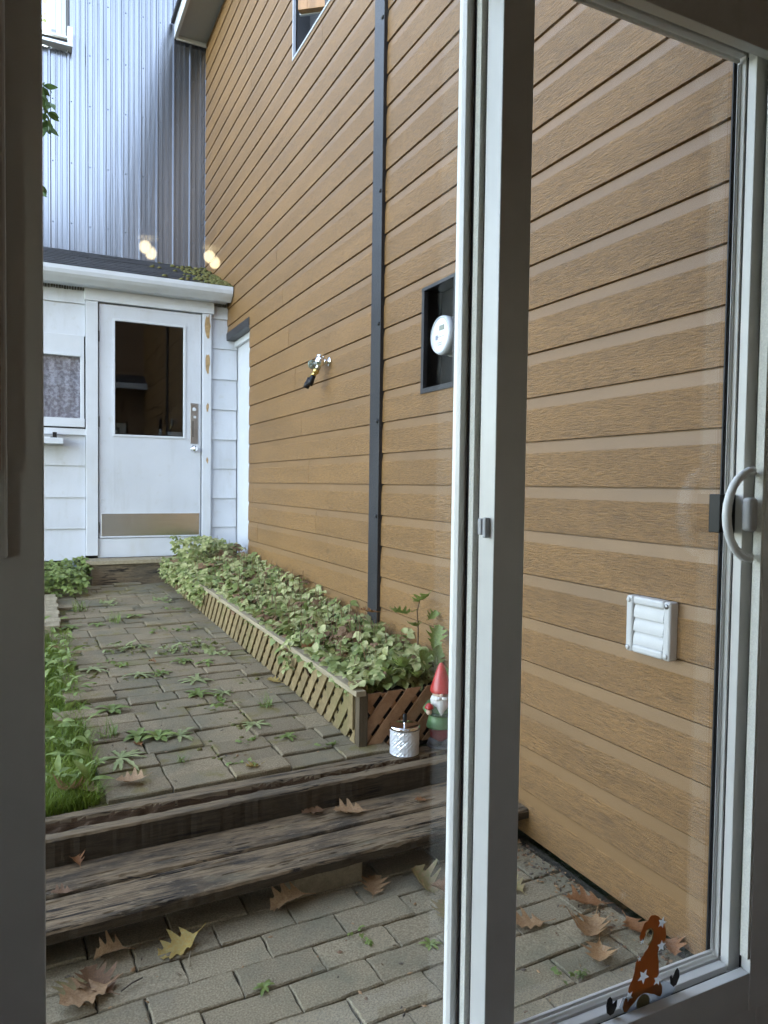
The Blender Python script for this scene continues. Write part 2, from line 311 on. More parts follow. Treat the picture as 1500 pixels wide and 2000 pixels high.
def tag(o, label, cat, group=None):
    o['label'] = label; o['category'] = cat
    if group: o['group'] = group
    return o
def kind(o, k): o['kind'] = k; return o
def B(name, mat, parent, x0, x1, y0, y1, z0, z1, bevel=.002):
    return MB().box(x0, x1, y0, y1, z0, z1).build(name, mat, parent, bevel)
def tri_poly(pts2, fn, name, mat, parent, thick=.0006):
    """a thin flat cut-out; fn maps 2-D to 3-D at depth d"""
    bm = bmesh.new(); vs_ = [bm.verts.new(fn(x, z, 0)) for x, z in pts2]; bm.faces.new(vs_)
    g = bmesh.ops.extrude_face_region(bm, geom=list(bm.faces)); off = Vector(fn(0, 0, thick))-Vector(fn(0, 0, 0))
    bmesh.ops.translate(bm, verts=[e for e in g['geom'] if isinstance(e, bmesh.types.BMVert)], vec=off)
    bmesh.ops.recalc_face_normals(bm, faces=bm.faces)
    me = bpy.data.meshes.new(name); bm.to_mesh(me); bm.free(); me.materials.append(mat)
    return link(name, me, parent)
def path_z(y, x=.8): return .23+.058*(y-2.95)+.0*x

# ------------------------------------------------------------------ ground
gm = MB(); gm.add([(-250, -250, -.06), (250, -250, -.06), (250, 250, -.06), (-250, 250, -.06)], [(0, 1, 2, 3)])
kind(gm.build('ground', m_lawn), 'structure')
lm = MB()   # the raised yard: lawn at the left of the path and under the shed
lm.hexa([(-9, 2.66, -.05), (1.8, 2.70, -.05), (1.8, 8.45, -.05), (-9, 8.45, -.05)], [(-9, 2.66, .165), (1.8, 2.72, .168), (1.8, 8.45, .50), (-9, 8.45, .50)])
kind(lm.build('lawn', m_lawn), 'structure')

# ------------------------------------------------------------------ tan sided building
SB = thing('sided_building', 'tall building clad in tan wood grain lap siding along the right side', 'building', (1.8, 5, 0))
X0 = 1.8
B('core_wall', m_dark, SB, 1.965, 8.2, 1.2, 8.6, -.05, 6.6, 0)
OPEN = [(2.940, 3.268, 1.888, 2.412), (4.18, 5.375, 4.618, 6.20), (6.555, 7.60, .70, 2.925)]   # y0,y1,z0,z1: meter recess, window, side door
E_ = .1755; ZB = .02
PROF = [(0, .0045), (0, .0150), (.122, .0146), (.128, .0138), (.150, .0106), (.1695, .0078), (.1703, -.001), (.182, -.001)]
def clip_prof(z0, z1):
    out = []
    for (a, da), (b, db) in zip(PROF, PROF[1:]):
        if b < z0 or a > z1: continue
        for q, d, oth, od in ((a, da, b, db), (b, db, a, da)):
            if q < z0 or q > z1:
                qq = min(max(q, z0), z1); t = 0 if oth == q else (qq-q)/(oth-q); d = d+(od-d)*t; q = qq
            if not out or (abs(out[-1][0]-q) > 1e-6 or abs(out[-1][1]-d) > 1e-6): out.append((q, d))
    return out
def board(ya, yb, zb, z0, z1):
    pr = clip_prof(z0-zb, z1-zb)
    if len(pr) < 2 or yb-ya < .02: return
    mb = MB(); n = len(pr); dx = R.uniform(-.0006, .0006)
    pr = [(q, d) for q, d in pr]
    if pr[0][1] > .001: pr = [(pr[0][0], -.012)]+pr
    if pr[-1][1] > -.02: pr = pr+[(pr[-1][0], -.016)]
    n = len(pr)
    vs_ = [(X0-d+dx, ya, zb+q) for q, d in pr]+[(X0-d+dx, yb, zb+q) for q, d in pr]
    for i in range(n-1):
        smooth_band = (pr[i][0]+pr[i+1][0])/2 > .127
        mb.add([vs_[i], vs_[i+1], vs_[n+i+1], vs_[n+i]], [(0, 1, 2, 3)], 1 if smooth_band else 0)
    mb.add(vs_[:n], [tuple(range(n))]); mb.add(vs_[n:], [tuple(range(n))[::-1]])
    o = mb.build('siding_board', [m_side, m_band], SB)
TRIM = (3.722, 3.850)
ncourse = int((6.36-ZB)/E_)+1
for k in range(ncourse):
    zb = ZB+k*E_; zt = min(zb+E_+.006, 6.36)
    off = (k*1.37) % 3.66
    joints = [j for j in (4.3+(k*1.63) % 3.1,) if 4.05 < j < 8.3]
    for sa, sb in ((1.2, TRIM[0]+.03), (TRIM[1]-.03, 8.49)):
        cuts = [sa, sb]+[j for j in joints if sa < j < sb]
        for (a, b, c, d) in OPEN:
            if c < zb+E_ and d > zb: cuts += [q for q in (a, b) if sa < q < sb]
        cuts = sorted(cuts)
        for ya, yb in zip(cuts, cuts[1:]):
            ym = (ya+yb)/2; segs = [(zb, zt)]
            for (a, b, c, d) in OPEN:
                if a-1e-6 <= ym <= b+1e-6:
                    ns = []
                    for s0, s1 in segs:
                        if c <= s0 and d >= s1: continue
                        if s0 < c < s1: ns.append((s0, c)); 
                        if s0 < d < s1: ns.append((d, s1))
                        if d <= s0 or c >= s1: ns.append((s0, s1))
                    segs = ns
            g = .0018
            for s0, s1 in segs: board(ya+(g if ya in joints else 0), yb-(g if yb in joints else 0), zb, s0, s1)
# vertical batten
tr_ = B('corner_batten', m_bronze, SB, 1.764, 1.80, TRIM[0], TRIM[1], .62, 6.36, .003)
for z in (4.02, 3.07, 2.33, 1.78, 1.24):
    MB().lathe([(.012, 0), (.012, .003), (.008, .007), (0, .009)], (1.764, 3.742, z), 10, ax=Matrix.Rotation(-pi/2, 3, 'Y')).build('screw', m_black, tr_)
# meter recess
def recess(y0, y1, z0, z1, d, m, name, tw=.022, tm=m_bronze):
    mb = MB(); X1 = X0+d
    mb.add([(X1, y0, z0), (X1, y1, z0), (X1, y1, z1), (X1, y0, z1)], [(0, 3, 2, 1)])
    for q in ([(X0, y0, z0), (X1, y0, z0), (X1, y0, z1), (X0, y0, z1)], [(X0, y1, z0), (X0, y1, z1), (X1, y1, z1), (X1, y1, z0)],
              [(X0, y0, z0), (X0, y1, z0), (X1, y1, z0), (X1, y0, z0)], [(X0, y0, z1), (X1, y0, z1), (X1, y1, z1), (X0, y1, z1)]):
        mb.add(q, [(0, 1, 2, 3)])
    o = mb.build(name, m, SB)
    f = MB(); x0 = X0-.019
    f.box(x0, X0+.004, y0-.004, y0+tw, z0, z1); f.box(x0, X0+.004, y1-tw, y1+.004, z0, z1)
    f.box(x0-.001, X0+.005, y0-.004, y1+.004, z0-.004, z0+tw); f.box(x0-.001, X0+.005, y0-.004, y1+.004, z1-tw*.6, z1+.004)
    f.build(name.split('_')[0]+'_trim', tm, SB, .0015)
    return o
recess(*OPEN[0], .10, m_black, 'meter_recess')
# upper window with an opened wooden sash
recess(*OPEN[1], .12, M('charcoal_liner', (.055, .058, .068), .5), 'window_recess', .012, M('window_bead_metal', (.42, .44, .50), .35))
sash = thing('open_window_sash', 'varnished wooden window sash standing open inside the dark upper window recess', 'window sash', (1.9, 5.2, 4.9))
smb = MB()
Ms = Matrix.Translation((1.79, 5.235, 4.875)) @ Matrix.Rotation(radians(-38), 4, 'Z')
def tb(mb, M4, x0, x1, y0, y1, z0, z1, mi=0):
    q = MB().box(x0, x1, y0, y1, z0, z1); mb.add([M4 @ Vector(p) for p in q.v], q.f, mi)
for nm, mt, bx in (('sash_edge', m_white2, (0, .46, -.006, .012, 0, .9)), ):
    q = MB(); tb(q, Ms, 0, .06, -.004, .014, 0, 1.1); tb(q, Ms, .06, .50, -.004, .014, 0, .05); q.build(nm, mt, sash)
q = MB(); tb(q, Ms, .004, .075, -.055, -.004, .006, 1.1); tb(q, Ms, .075, .50, -.055, -.004, .006, .075); q.build('sash_rail', m_sash, sash, .003)
q = MB(); tb(q, Ms, .06, .50, -.034, -.026, .07, 1.1); q.build('pane', M('sash_glass', (.03, .04, .045), .05, spec=.8), sash)
# side door in the recess beside the shed
q = MB(); q.box(1.795, 1.965, 6.555, 6.566, .70, 2.925); q.build('door_jamb', m_bronze, SB)
q = MB(); q.box(1.776, 1.965, 6.553, 7.60, 2.86, 2.932); q.build('door_soffit', m_bronze, SB, .002)
d_ = B('side_door', m_white2, SB, 1.895, 1.93, 6.566, 7.62, .70, 2.80, .002)
B('door_header', m_white2, SB, 1.86, 1.94, 6.566, 7.62, 2.80, 2.86, .002)
B('door_stile', m_white2, d_, 1.884, 1.896, 6.568, 6.65, .70, 2.79, .002)
# eave
B('soffit', M('soffit_grey', (.34, .345, .35), .6, var=.05, scale=30, st=(1, 6, 1)), SB, 1.47, 1.84, .9, 8.47, 6.375, 6.395, 0)
B('fascia', m_gut, SB, 1.435, 1.47, .9, 8.485, 6.35, 6.53, .003)
B('fascia_end', m_gut, SB, 1.46, 1.80, 8.455, 8.48, 6.335, 6.40, .002)
q = MB(); q.add([(1.40, .8, 6.54), (8.6, .8, 8.0), (8.6, 8.48, 8.0), (1.40, 8.48, 6.54), (1.40, .8, 6.50), (8.6, .8, 7.96), (8.6, 8.48, 7.96), (1.40, 8.48, 6.50)],
       [(0, 1, 2, 3), (4, 7, 6, 5), (0, 4, 5, 1), (2, 6, 7, 3), (0, 3, 7, 4), (1, 5, 6, 2)]); q.build('roof', m_shing, SB)

# ------------------------------------------------------------------ galvanised metal building behind the shed
MBG = thing('metal_building', 'tall building clad in ribbed galvanised sheet behind the white shed', 'building', (0, 8.5, 0))
pitch = .1815
def rib_profile(x0, n):
    pts = []
    for i in range(n):
        a = x0+i*pitch
        pts += [(a, 0), (a+.010, -.026), (a+.024, -.026), (a+.034, 0), (a+.074, 0), (a+.079, -.006), (a+.089, -.006), (a+.094, 0), (a+.124, 0), (a+.129, -.006), (a+.139, -.006), (a+.144, 0)]
    pts.append((x0+n*pitch, 0)); return pts
xs0 = .154-10*pitch
for p in range(5):
    n = 5; x0 = xs0+p*n*pitch; pr = rib_profile(x0, n); mb = MB()
    if x0 >= 1.8: break
    top = 9.0; y = 8.52-.0015*(p % 2)
    # left of the step the wall is lower
    segs = [(q, y+dy) for q, dy in pr]
    for (xa, ya), (xb, yb) in zip(segs, segs[1:]):
        t = 5.93 if xb < .378 else top
        mb.add([(xa, ya, 3.0), (xb, yb, 3.0), (xb, yb, t), (xa, ya, t)], [(0, 1, 2, 3)])
    mb.build('metal_panel', m_metal, MBG)
q = MB(); q.box(-1.7, .36, 8.56, 12, 0, 5.9); q.box(.362, 6, 8.56, 14, 0, 8.98); q.build('core_wall', m_dark, MBG)
q = MB()
for z in (4.15, 4.78, 5.42, 5.95, 6.5):
    for i in range(0, 20):
        x = xs0+i*pitch+.05
        if x < .37 and z > 5.9: continue
        q.lathe([(.007, 0), (.007, .003), (0, .005)], (x, 8.52, z+.01*(i % 2)), 6, ax=Matrix.Rotation(pi/2, 3, 'X'))
kind(q.build('screws', M('screw_grey', (.10, .11, .13), .5), MBG), 'stuff')
# low side roof with white edge, taller white-boarded wing beyond
B('roof_edge', m_gut, MBG, -1.8, .372, 8.40, 8.50, 5.935, 5.965, .002)
B('roof_edge_end', m_gut, MBG, .345, .392, 8.39, 8.52, 5.93, 6.13, .002)
B('drip_strip', m_rubber, MBG, -1.8, .35, 8.44, 8.50, 5.965, 6.01, 0)
q = MB(); q.hexa([(-1.8, 8.40, 6.01), (.352, 8.40, 6.01), (.352, 9.4, 6.36), (-1.8, 9.4, 6.36)], [(-1.8, 8.40, 6.03), (.352, 8.40, 6.03), (.352, 9.4, 6.38), (-1.8, 9.4, 6.38)]); q.build('side_roof', m_gut, MBG)
WB = thing('white_boarded_wing', 'white boarded wing rising behind the metal building at the upper left', 'building', (.3, 9.3, 6))
for i, (a, b, dz) in enumerate(((.205, .255, .16), (.258, .318, .02), (.321, .39, -.02))):
    B('board', m_white2, WB, a, b, 9.30-.012*i, 9.4, 6.40+dz, 9.2, .003)
q = MB(); q.box(.21, .39, 9.402, 11, 6.2, 9.2); q.build('core_wall', m_white2, WB)

# ------------------------------------------------------------------ white shed
SH = thing('white_shed', 'small white painted shed with dark shingle roof at the end of the path', 'shed', (.6, 7.4, .6))
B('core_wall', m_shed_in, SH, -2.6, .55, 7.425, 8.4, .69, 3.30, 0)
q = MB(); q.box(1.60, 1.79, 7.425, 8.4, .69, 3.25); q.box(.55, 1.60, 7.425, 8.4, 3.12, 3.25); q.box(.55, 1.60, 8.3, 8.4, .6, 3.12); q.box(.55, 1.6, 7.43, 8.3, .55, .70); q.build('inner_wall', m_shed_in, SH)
CO = [.673, .968, 1.262, 1.560, 1.857, 2.16, 2.465, 2.772, 3.068, 3.30]
def clap(xa, xb, z0, z1):
    q = MB(); e = R.uniform(-.002, .002)
    q.hexa([(xa, 7.383+e, z0), (xb, 7.383+e, z0), (xb, 7.425, z0), (xa, 7.425, z0)], [(xa, 7.402+e, z1+.008), (xb, 7.402+e, z1+.008), (xb, 7.425, z1+.008), (xa, 7.425, z1+.008)])
    return q.build('shed_board', m_white, SH, .0015)
for i, (z0, z1) in enumerate(zip(CO, CO[1:])):
    j = -1.1+.4*(i % 2)
    if z1 < 1.9 or z0 > 2.7:
        clap(-2.6, j-.001, z0, z1); clap(j+.001, .447, z0, z1)
    else:
        clap(-2.6, -1.0, z0, z1)
    xr = 1.79 if z0 > 2.9 else 1.885
    clap(1.618, xr, max(z0, .70), z1)
# window
WN = MB(); WN.box(-1.0, .436, 7.372, 7.425, 2.602, 2.772); wf = WN.build('window_frame', m_white2, SH, .003)
B('jamb', m_white2, wf, .404, .436, 7.364, 7.425, 2.0, 2.601, .003); B('jamb', m_white2, wf, -1.0, -.90, 7.364, 7.425, 2.0, 2.601, .003)
B('sill', m_white2, wf, -1.02, .440, 7.345, 7.425, 1.918, 2.0, .004); B('apron', m_white2, wf, -1.0, .452, 7.362, 7.425, 1.846, 1.905, .003)
B('head_bead', m_white2, wf, -.90, .404, 7.358, 7.41, 2.575, 2.601, .002)
B('pane', m_win_glass, wf, -.90, .404, 7.405, 7.408, 2.0, 2.575, 0)
q = MB(); n = 60
for i in range(n):
    xa = -.9+1.304*i/n; xb = -.9+1.304*(i+1)/n; f_ = lambda x: 7.416+.004*sin(x*55)
    q.add([(xa, f_(xa), 2.0), (xb, f_(xb), 2.0), (xb, f_(xb), 2.58), (xa, f_(xa), 2.58)], [(0, 1, 2, 3)], 0, True)
q.build('lace_curtain', m_lace, wf)
# casing and door
B('casing', m_white2, SH, .450, .556, 7.345, 7.425, .712, 3.098, .004)
B('casing', m_white2, SH, 1.528, 1.615, 7.345, 7.425, .70, 3.098, .004)
B('lintel', m_white2, SH, .440, 1.640, 7.335, 7.425, 3.100, 3.232, .004)
B('threshold_board', m_white2, SH, .557, 1.527, 7.368, 7.425, .690, .872, .003)
dr = B('shed_door', m_white, SH, .566, .700, 7.372, 7.412, .886, 3.088, .002)
dr.data.name = 'shed_door'
q = MB(); q.box(1.356, 1.517, 7.372, 7.412, .886, 3.088); q.box(.70, 1.356, 7.372, 7.412, .886, 1.862); q.box(.70, 1.356, 7.372, 7.412, 2.948, 3.088); q.build('door_panel', m_white, dr)
q = MB(); q.box(.688, .708, 7.362, 7.40, 1.848, 2.962); q.box(1.346, 1.368, 7.362, 7.40, 1.848, 2.962); q.box(.708, 1.346, 7.362, 7.40, 1.848, 1.868); q.box(.708, 1.346, 7.362, 7.40, 2.942, 2.962); q.build('glazing_bead', m_white2, dr, .003)
B('pane', m_door_glass, dr, .706, 1.348, 7.388, 7.392, 1.864, 2.946, 0)
B('kick_plate', m_steel, dr, .586, 1.505, 7.366, 7.3718, .893, 1.110, .001)
B('door_sweep', m_gut, dr, .568, 1.512, 7.358, 7.3716, .878, .8925, .002)
lp = B('lock_plate', M('dull_steel', (.42, .40, .38), .4, 1), dr, 1.414, 1.490, 7.364, 7.3718, 1.803, 2.205, .002)
MB().lathe([(.019, 0), (.019, .004), (.012, .007), (0, .008)], (1.452, 7.364, 2.145), 16, ax=Matrix.Rotation(pi/2, 3, 'X')).build('lock_cylinder', m_gut, lp)
B('lock_slot', m_gut, lp, 1.446, 1.468, 7.360, 7.364, 2.055, 2.08, .001); B('lock_groove', m_dark, lp, 1.436, 1.442, 7.3625, 7.364, 1.87, 2.03, 0)
MB().lathe([(.034, 0), (.034, .006), (.014, .010), (.012, .030), (.024, .040), (.030, .055), (.026, .068), (0, .074)], (1.450, 7.371, 1.752), 20, ax=Matrix.Rotation(pi/2, 3, 'X')).build('door_knob', m_chrome, dr)
for z in (2.78, 1.98, .98): MB().tube([(.561, 7.362, z-.05), (.561, 7.362, z+.05)], .008, 8).build('hinge', m_black, dr)
B('paper_note', m_white2, dr, 1.20, 1.335, 7.394, 7.395, 1.872, 1.915, 0)
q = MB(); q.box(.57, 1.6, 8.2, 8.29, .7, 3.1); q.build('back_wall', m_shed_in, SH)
for (z, h, wd) in ((2.98, .115, .026), (2.60, .10, .022), (2.165, .045, .013), (1.64, .035, .011)):     # paint worn off beside the door
    pts = []
    for k in range(12):
        a = 2*pi*k/12; rr = R.uniform(.65, 1.25); pts.append((1.578+cos(a)*wd*rr, z+sin(a)*h*rr))
    tri_poly(pts, lambda x, z_, d: (x, 7.3442-d, z_), 'worn_patch', m_bare, SH, .0006)
# gutter and soffit
gp = [(7.235, 3.205), (7.205, 3.205), (7.150, 3.245), (7.128, 3.268), (7.118, 3.30), (7.118, 3.335), (7.126, 3.337), (7.132, 3.335), (7.132, 3.305), (7.16, 3.27), (7.235, 3.225)]
q = MB(); n = len(gp); xa, xb = -2.7, 1.775
vs_ = [(xa, y, z) for y, z in gp]+[(xb, y, z) for y, z in gp]
for i in range(n-1): q.add([vs_[i], vs_[n+i], vs_[n+i+1], vs_[i+1]], [(0, 1, 2, 3)], 0, i in (2, 3, 4))
gt = q.build('gutter', m_gut, SH)
q = MB(); q.add([(1.776, y, z) for y, z in [(7.235, 3.205), (7.205, 3.205), (7.150, 3.245), (7.128, 3.268), (7.118, 3.30), (7.118, 3.336), (7.235, 3.336)]], [tuple(range(7))]); q.build('end_cap', m_gut, gt)
B('soffit', m_gut, SH, -2.7, 1.752, 7.236, 7.43, 3.212, 3.228, .001)
q = MB()
for i in range(150):
    x = -1.6+i*.0225
    q.box(x, x+R.uniform(.008, .018), 7.352, 7.40, 3.196-R.uniform(0, .008), 3.2115)
q.build('soffit_channel', M('dirty_channel', (.10, .095, .085), .9), SH)
# roof: stepped shingle courses
rf = MB().add([(-2.75, 7.14, 3.325), (1.79, 7.14, 3.325), (1.79, 8.53, 3.872), (-2.75, 8.53, 3.872)], [(0, 1, 2, 3)]).build('roof', m_shing, SH)
nC = 11; sl = (3.872-3.325)/(8.53-7.14)
for c in range(nC):
    y0 = 7.13+c*.127; y1 = y0+.14; x = -2.75+(c % 3)*.09; q = MB()
    while x < 1.785:
        xe = min(x+.155, 1.786); h = R.uniform(.007, .012)
        za, zb_ = 3.328+(y0-7.14)*sl, 3.328+(y1-7.14)*sl
        q.hexa([(x, y0, za), (xe-.004, y0, za), (xe-.004, y1, zb_), (x, y1, zb_)], [(x, y0, za+h), (xe-.004, y0, za+h), (xe-.004, y1, zb_+.002), (x, y1, zb_+.002)])
        x = xe
    q.build('shingle_course', m_shing, rf)
q = MB()
for i in range(230):
    t = R.random(); x = 1.785-abs(R.gauss(0, .22)); y = 7.15+R.random()**1.3*1.3; r = R.uniform(.008, .030); z = 3.338+(y-7.14)*sl
    q.ball((x, y, z), r, 0, (1, 1, .6), 6)
kind(q.build('roof_moss', m_moss, SH), 'stuff')
B('foundation_skirt', m_shed_in, SH, -2.6, 1.78, 7.75, 8.4, .2, .69, 0)
MB().lathe([(.085, 0), (.085, .36)], (.335, 7.50, .33), 20).build('foundation_pier', m_pier, SH)
# small white shelf under the window
shf = thing('white_shelf', 'small white shelf fixed below the shed window', 'shelf', (.05, 7.3, 1.78))
B('shelf_board', m_white2, shf, -.35, .252, 7.20, 7.378, 1.752, 1.806, .004)
q = MB(); q.box(.165, .200, 7.30, 7.34, 1.806, 1.862); q.box(.145, .20, 7.28, 7.34, 1.806, 1.818); q.build('shelf_clip', m_black, shf, .002)

# ------------------------------------------------------------------ door step in front of the shed
ds = thing('timber_door_step', 'mossy weathered timber step in front of the shed door', 'step', (.85, 7.2, .47))
q = MB(); q.hexa([(.475, 7.06, .44), (1.30, 7.10, .44), (1.30, 7.33, .44), (.475, 7.33, .44)], [(.475, 7.06, .652), (1.30, 7.10, .652), (1.30, 7.33, .652), (.475, 7.33, .652)]); q.build('riser_block', m_timb, ds, .012)
q = MB(); q.hexa([(.43, 7.04, .654), (1.34, 7.08, .654), (1.34, 7.33, .654), (.43, 7.33, .654)], [(.43, 7.05, .69), (1.34, 7.09, .69), (1.34, 7.33, .69), (.43, 7.33, .69)]); q.build('tread', m_cap, ds, .006)
overlay(m_timb, (.02, .02, .02), 5, .5, .7, .5, seed=6)

# ------------------------------------------------------------------ pavers
def paver_meshes(wd, dp, th, mat, name, n=7):
    out = []
    for _ in range(n):
        bv = R.uniform(.003, .0055); j = lambda: R.uniform(-.0025, .0025)
        hx, hy = wd/2-.0019, dp/2-.0019; mb = MB(); ring = []
        N_ = 5
        base = [(-hx, -hy), (hx, -hy), (hx, hy), (-hx, hy)]
        pts = []
        for a in range(4):
            (xa, ya), (xb, yb) = base[a], base[(a+1) % 4]
            for k in range(N_): t = k/N_; pts.append((xa+(xb-xa)*t+j(), ya+(yb-ya)*t+j()))
        m_ = len(pts)
        lo = [(x, y, -th) for x, y in pts]; mid = [(x, y, -bv+R.uniform(-.002, .001)) for x, y in pts]
        topv = [(x*(1-bv/hx), y*(1-bv/hy), R.uniform(-.0008, .0008)) for x, y in pts]
        mb.add(lo+mid+topv, [(i, (i+1) % m_, m_+(i+1) % m_, m_+i) for i in range(m_)]+[(m_+i, m_+(i+1) % m_, 2*m_+(i+1) % m_, 2*m_+i) for i in range(m_)]+[tuple(range(2*m_, 3*m_))])
        out.append(mb.mesh(name, mat))
    return out
pat = kind(MB().hexa([(-3, 1.18, -.05), (1.8, 1.18, -.05), (1.8, 2.75, -.05), (-3, 2.75, -.05)], [(-3, 1.18, -.014), (1.8, 1.18, -.014), (1.8, 2.75, -.014), (-3, 2.75, -.014)]).build('patio', m_joint), 'structure')
pm = paver_meshes(.2465, .1225, .045, m_pav, 'paver'); pmh = paver_meshes(.122, .1225, .045, m_pav, 'paver', 3); pmq = paver_meshes(.060, .1225, .045, m_pav, 'paver', 2)
th = radians(1.9); cu, su = cos(th), sin(th)
for r_ in range(-7, 5):
    v = 2.098+r_*.1235+.001
    for c in range(-4, 8):
        u = .518-.247/2+c*.247+(.1235 if (r_ % 2) == 0 else 0)
        x = u*cu-(v-2.1)*su; y = 2.1+u*su+(v-2.1)*cu-.012
        left = x-.1235; room = 1.786-left
        if room < .06 or x < -.75 or y < 1.27: continue
        half = room < .247
        if half: x = left+(.0617 if room >= .122 else .0305)
        o = link('paver', R.choice(pm if not half else (pmh if room >= .122 else pmq)), pat); o.location = (x, y, R.uniform(-.0035, .0035)); o.rotation_euler = (R.gauss(0, .006), R.gauss(0, .006), th+R.gauss(0, .006))
pth = kind(MB().hexa([(.18, 2.80, .10), (1.50, 2.86, .10), (1.30, 7.42, .3), (.12, 7.42, .3)], [(.18, 2.80, path_z(2.80)-.016), (1.50, 2.86, path_z(2.86)-.016), (1.30, 7.42, path_z(7.42)-.016), (.12, 7.42, path_z(7.42)-.016)]).build('path', m_jmoss), 'structure')
ps = [paver_meshes(.2425, h-.003, .05, m_pav2, 'paver', 4) for h in (.122, .185)]
v = 2.86; row = 0; slope = atan2(.058, 1)
while v < 7.02:
    big = R.random() < .22; h = .187 if big else .1235
    if 4.42 < v < 4.56: v += .10; 
    off = R.choice((0, .12, .05)) if not big else R.choice((0, .03))
    for c in range(-1, 6):
        u = .33+c*.2445-off+.01
        x = u-.047*(v-2.95)+.02; y = v+h/2+.030*(u-.7)
        xr = 1.33-.047*(y-2.95)
        if x-.03 > xr or x < .17: continue
        o = link('paver', R.choice(ps[1 if big else 0]), pth)
        o.location = (x, y, path_z(y)+R.gauss(0, .005)); o.rotation_euler = (slope+R.gauss(0, .010), R.gauss(0, .010), radians(2.6)+R.gauss(0, .008))
    v += h; row += 1
# timber strip across the path
ts = kind(MB().hexa([(.24, 4.505, .25), (1.24, 4.545, .25), (1.235, 4.635, .25), (.235, 4.605, .25)], [(.24, 4.505, path_z(4.5)+.002), (1.24, 4.545, path_z(4.54)+.002), (1.235, 4.635, path_z(4.63)+.002), (.235, 4.605, path_z(4.6)+.002)]).build('path_edging', m_edge, pth, .004), 'structure')
# board pad at the left
pad = thing('board_pad', 'low pad of grey weathered boards at the left edge of the path', 'platform', (-.2, 6, .38))
for i in range(9):
    y0 = 5.45+i*.122; q = MB(); z = path_z(y0)+.045
    q.hexa([(-.6, y0, z-.1), (.165+.01*(i % 2), y0, z-.1), (.165+.01*(i % 2), y0+.115, z-.1), (-.6, y0+.115, z-.1)], [(-.6, y0, z), (.165+.01*(i % 2), y0, z), (.165+.01*(i % 2), y0+.115, z+.007), (-.6, y0+.115, z+.007)])
    q.build('board', m_cap, pad, .004)

# nail heads on the shed boards
q = MB()
for z0 in CO[:-1]:
    for x in (.02, .21, .40, 1.66, 1.83):
        if x > 1.77 and z0 > 2.9: continue
        q.lathe([(.0045, 0), (.004, .0015), (0, .002)], (x+R.gauss(0, .012), 7.3925, z0+.035+R.gauss(0, .006)), 6, ax=Matrix.Rotation(pi/2, 3, 'X'))
kind(q.build('nails', M('rusty_nail', (.16, .11, .08), .8), SH), 'stuff')
# crumbs of leaf and bark lying about
q = MB()
for i in range(800):
    if i < 560: x, y = R.uniform(-.05, 1.72), 1.35+R.random()*1.0; z = .001
    else: x, y = R.uniform(.25, 1.25), R.uniform(2.9, 6.8); z = path_z(y)+.001
    if i < 560 and R.random() < .7: x = 1.76-abs(R.gauss(0, .07))
    a = R.uniform(0, 6.28); l = R.uniform(.004, .013); w_ = l*R.uniform(.2, .6); d = Vector((cos(a)*l, sin(a)*l, R.uniform(0, .004))); t = Vector((-sin(a)*w_, cos(a)*w_, R.uniform(0, .003))); p = Vector((x, y, z))
    q.add([p-d, p+t, p+d, p-t, p+Vector((0, 0, w_*.5))], [(0, 1, 4), (1, 2, 4), (2, 3, 4), (3, 0, 4)], i % 3)
kind(tag(q.build('litter', [m_lf[0], m_lf[4], m_bark]), 'crumbs of dead leaf and bark scattered on the pavers', 'litter'), 'stuff')
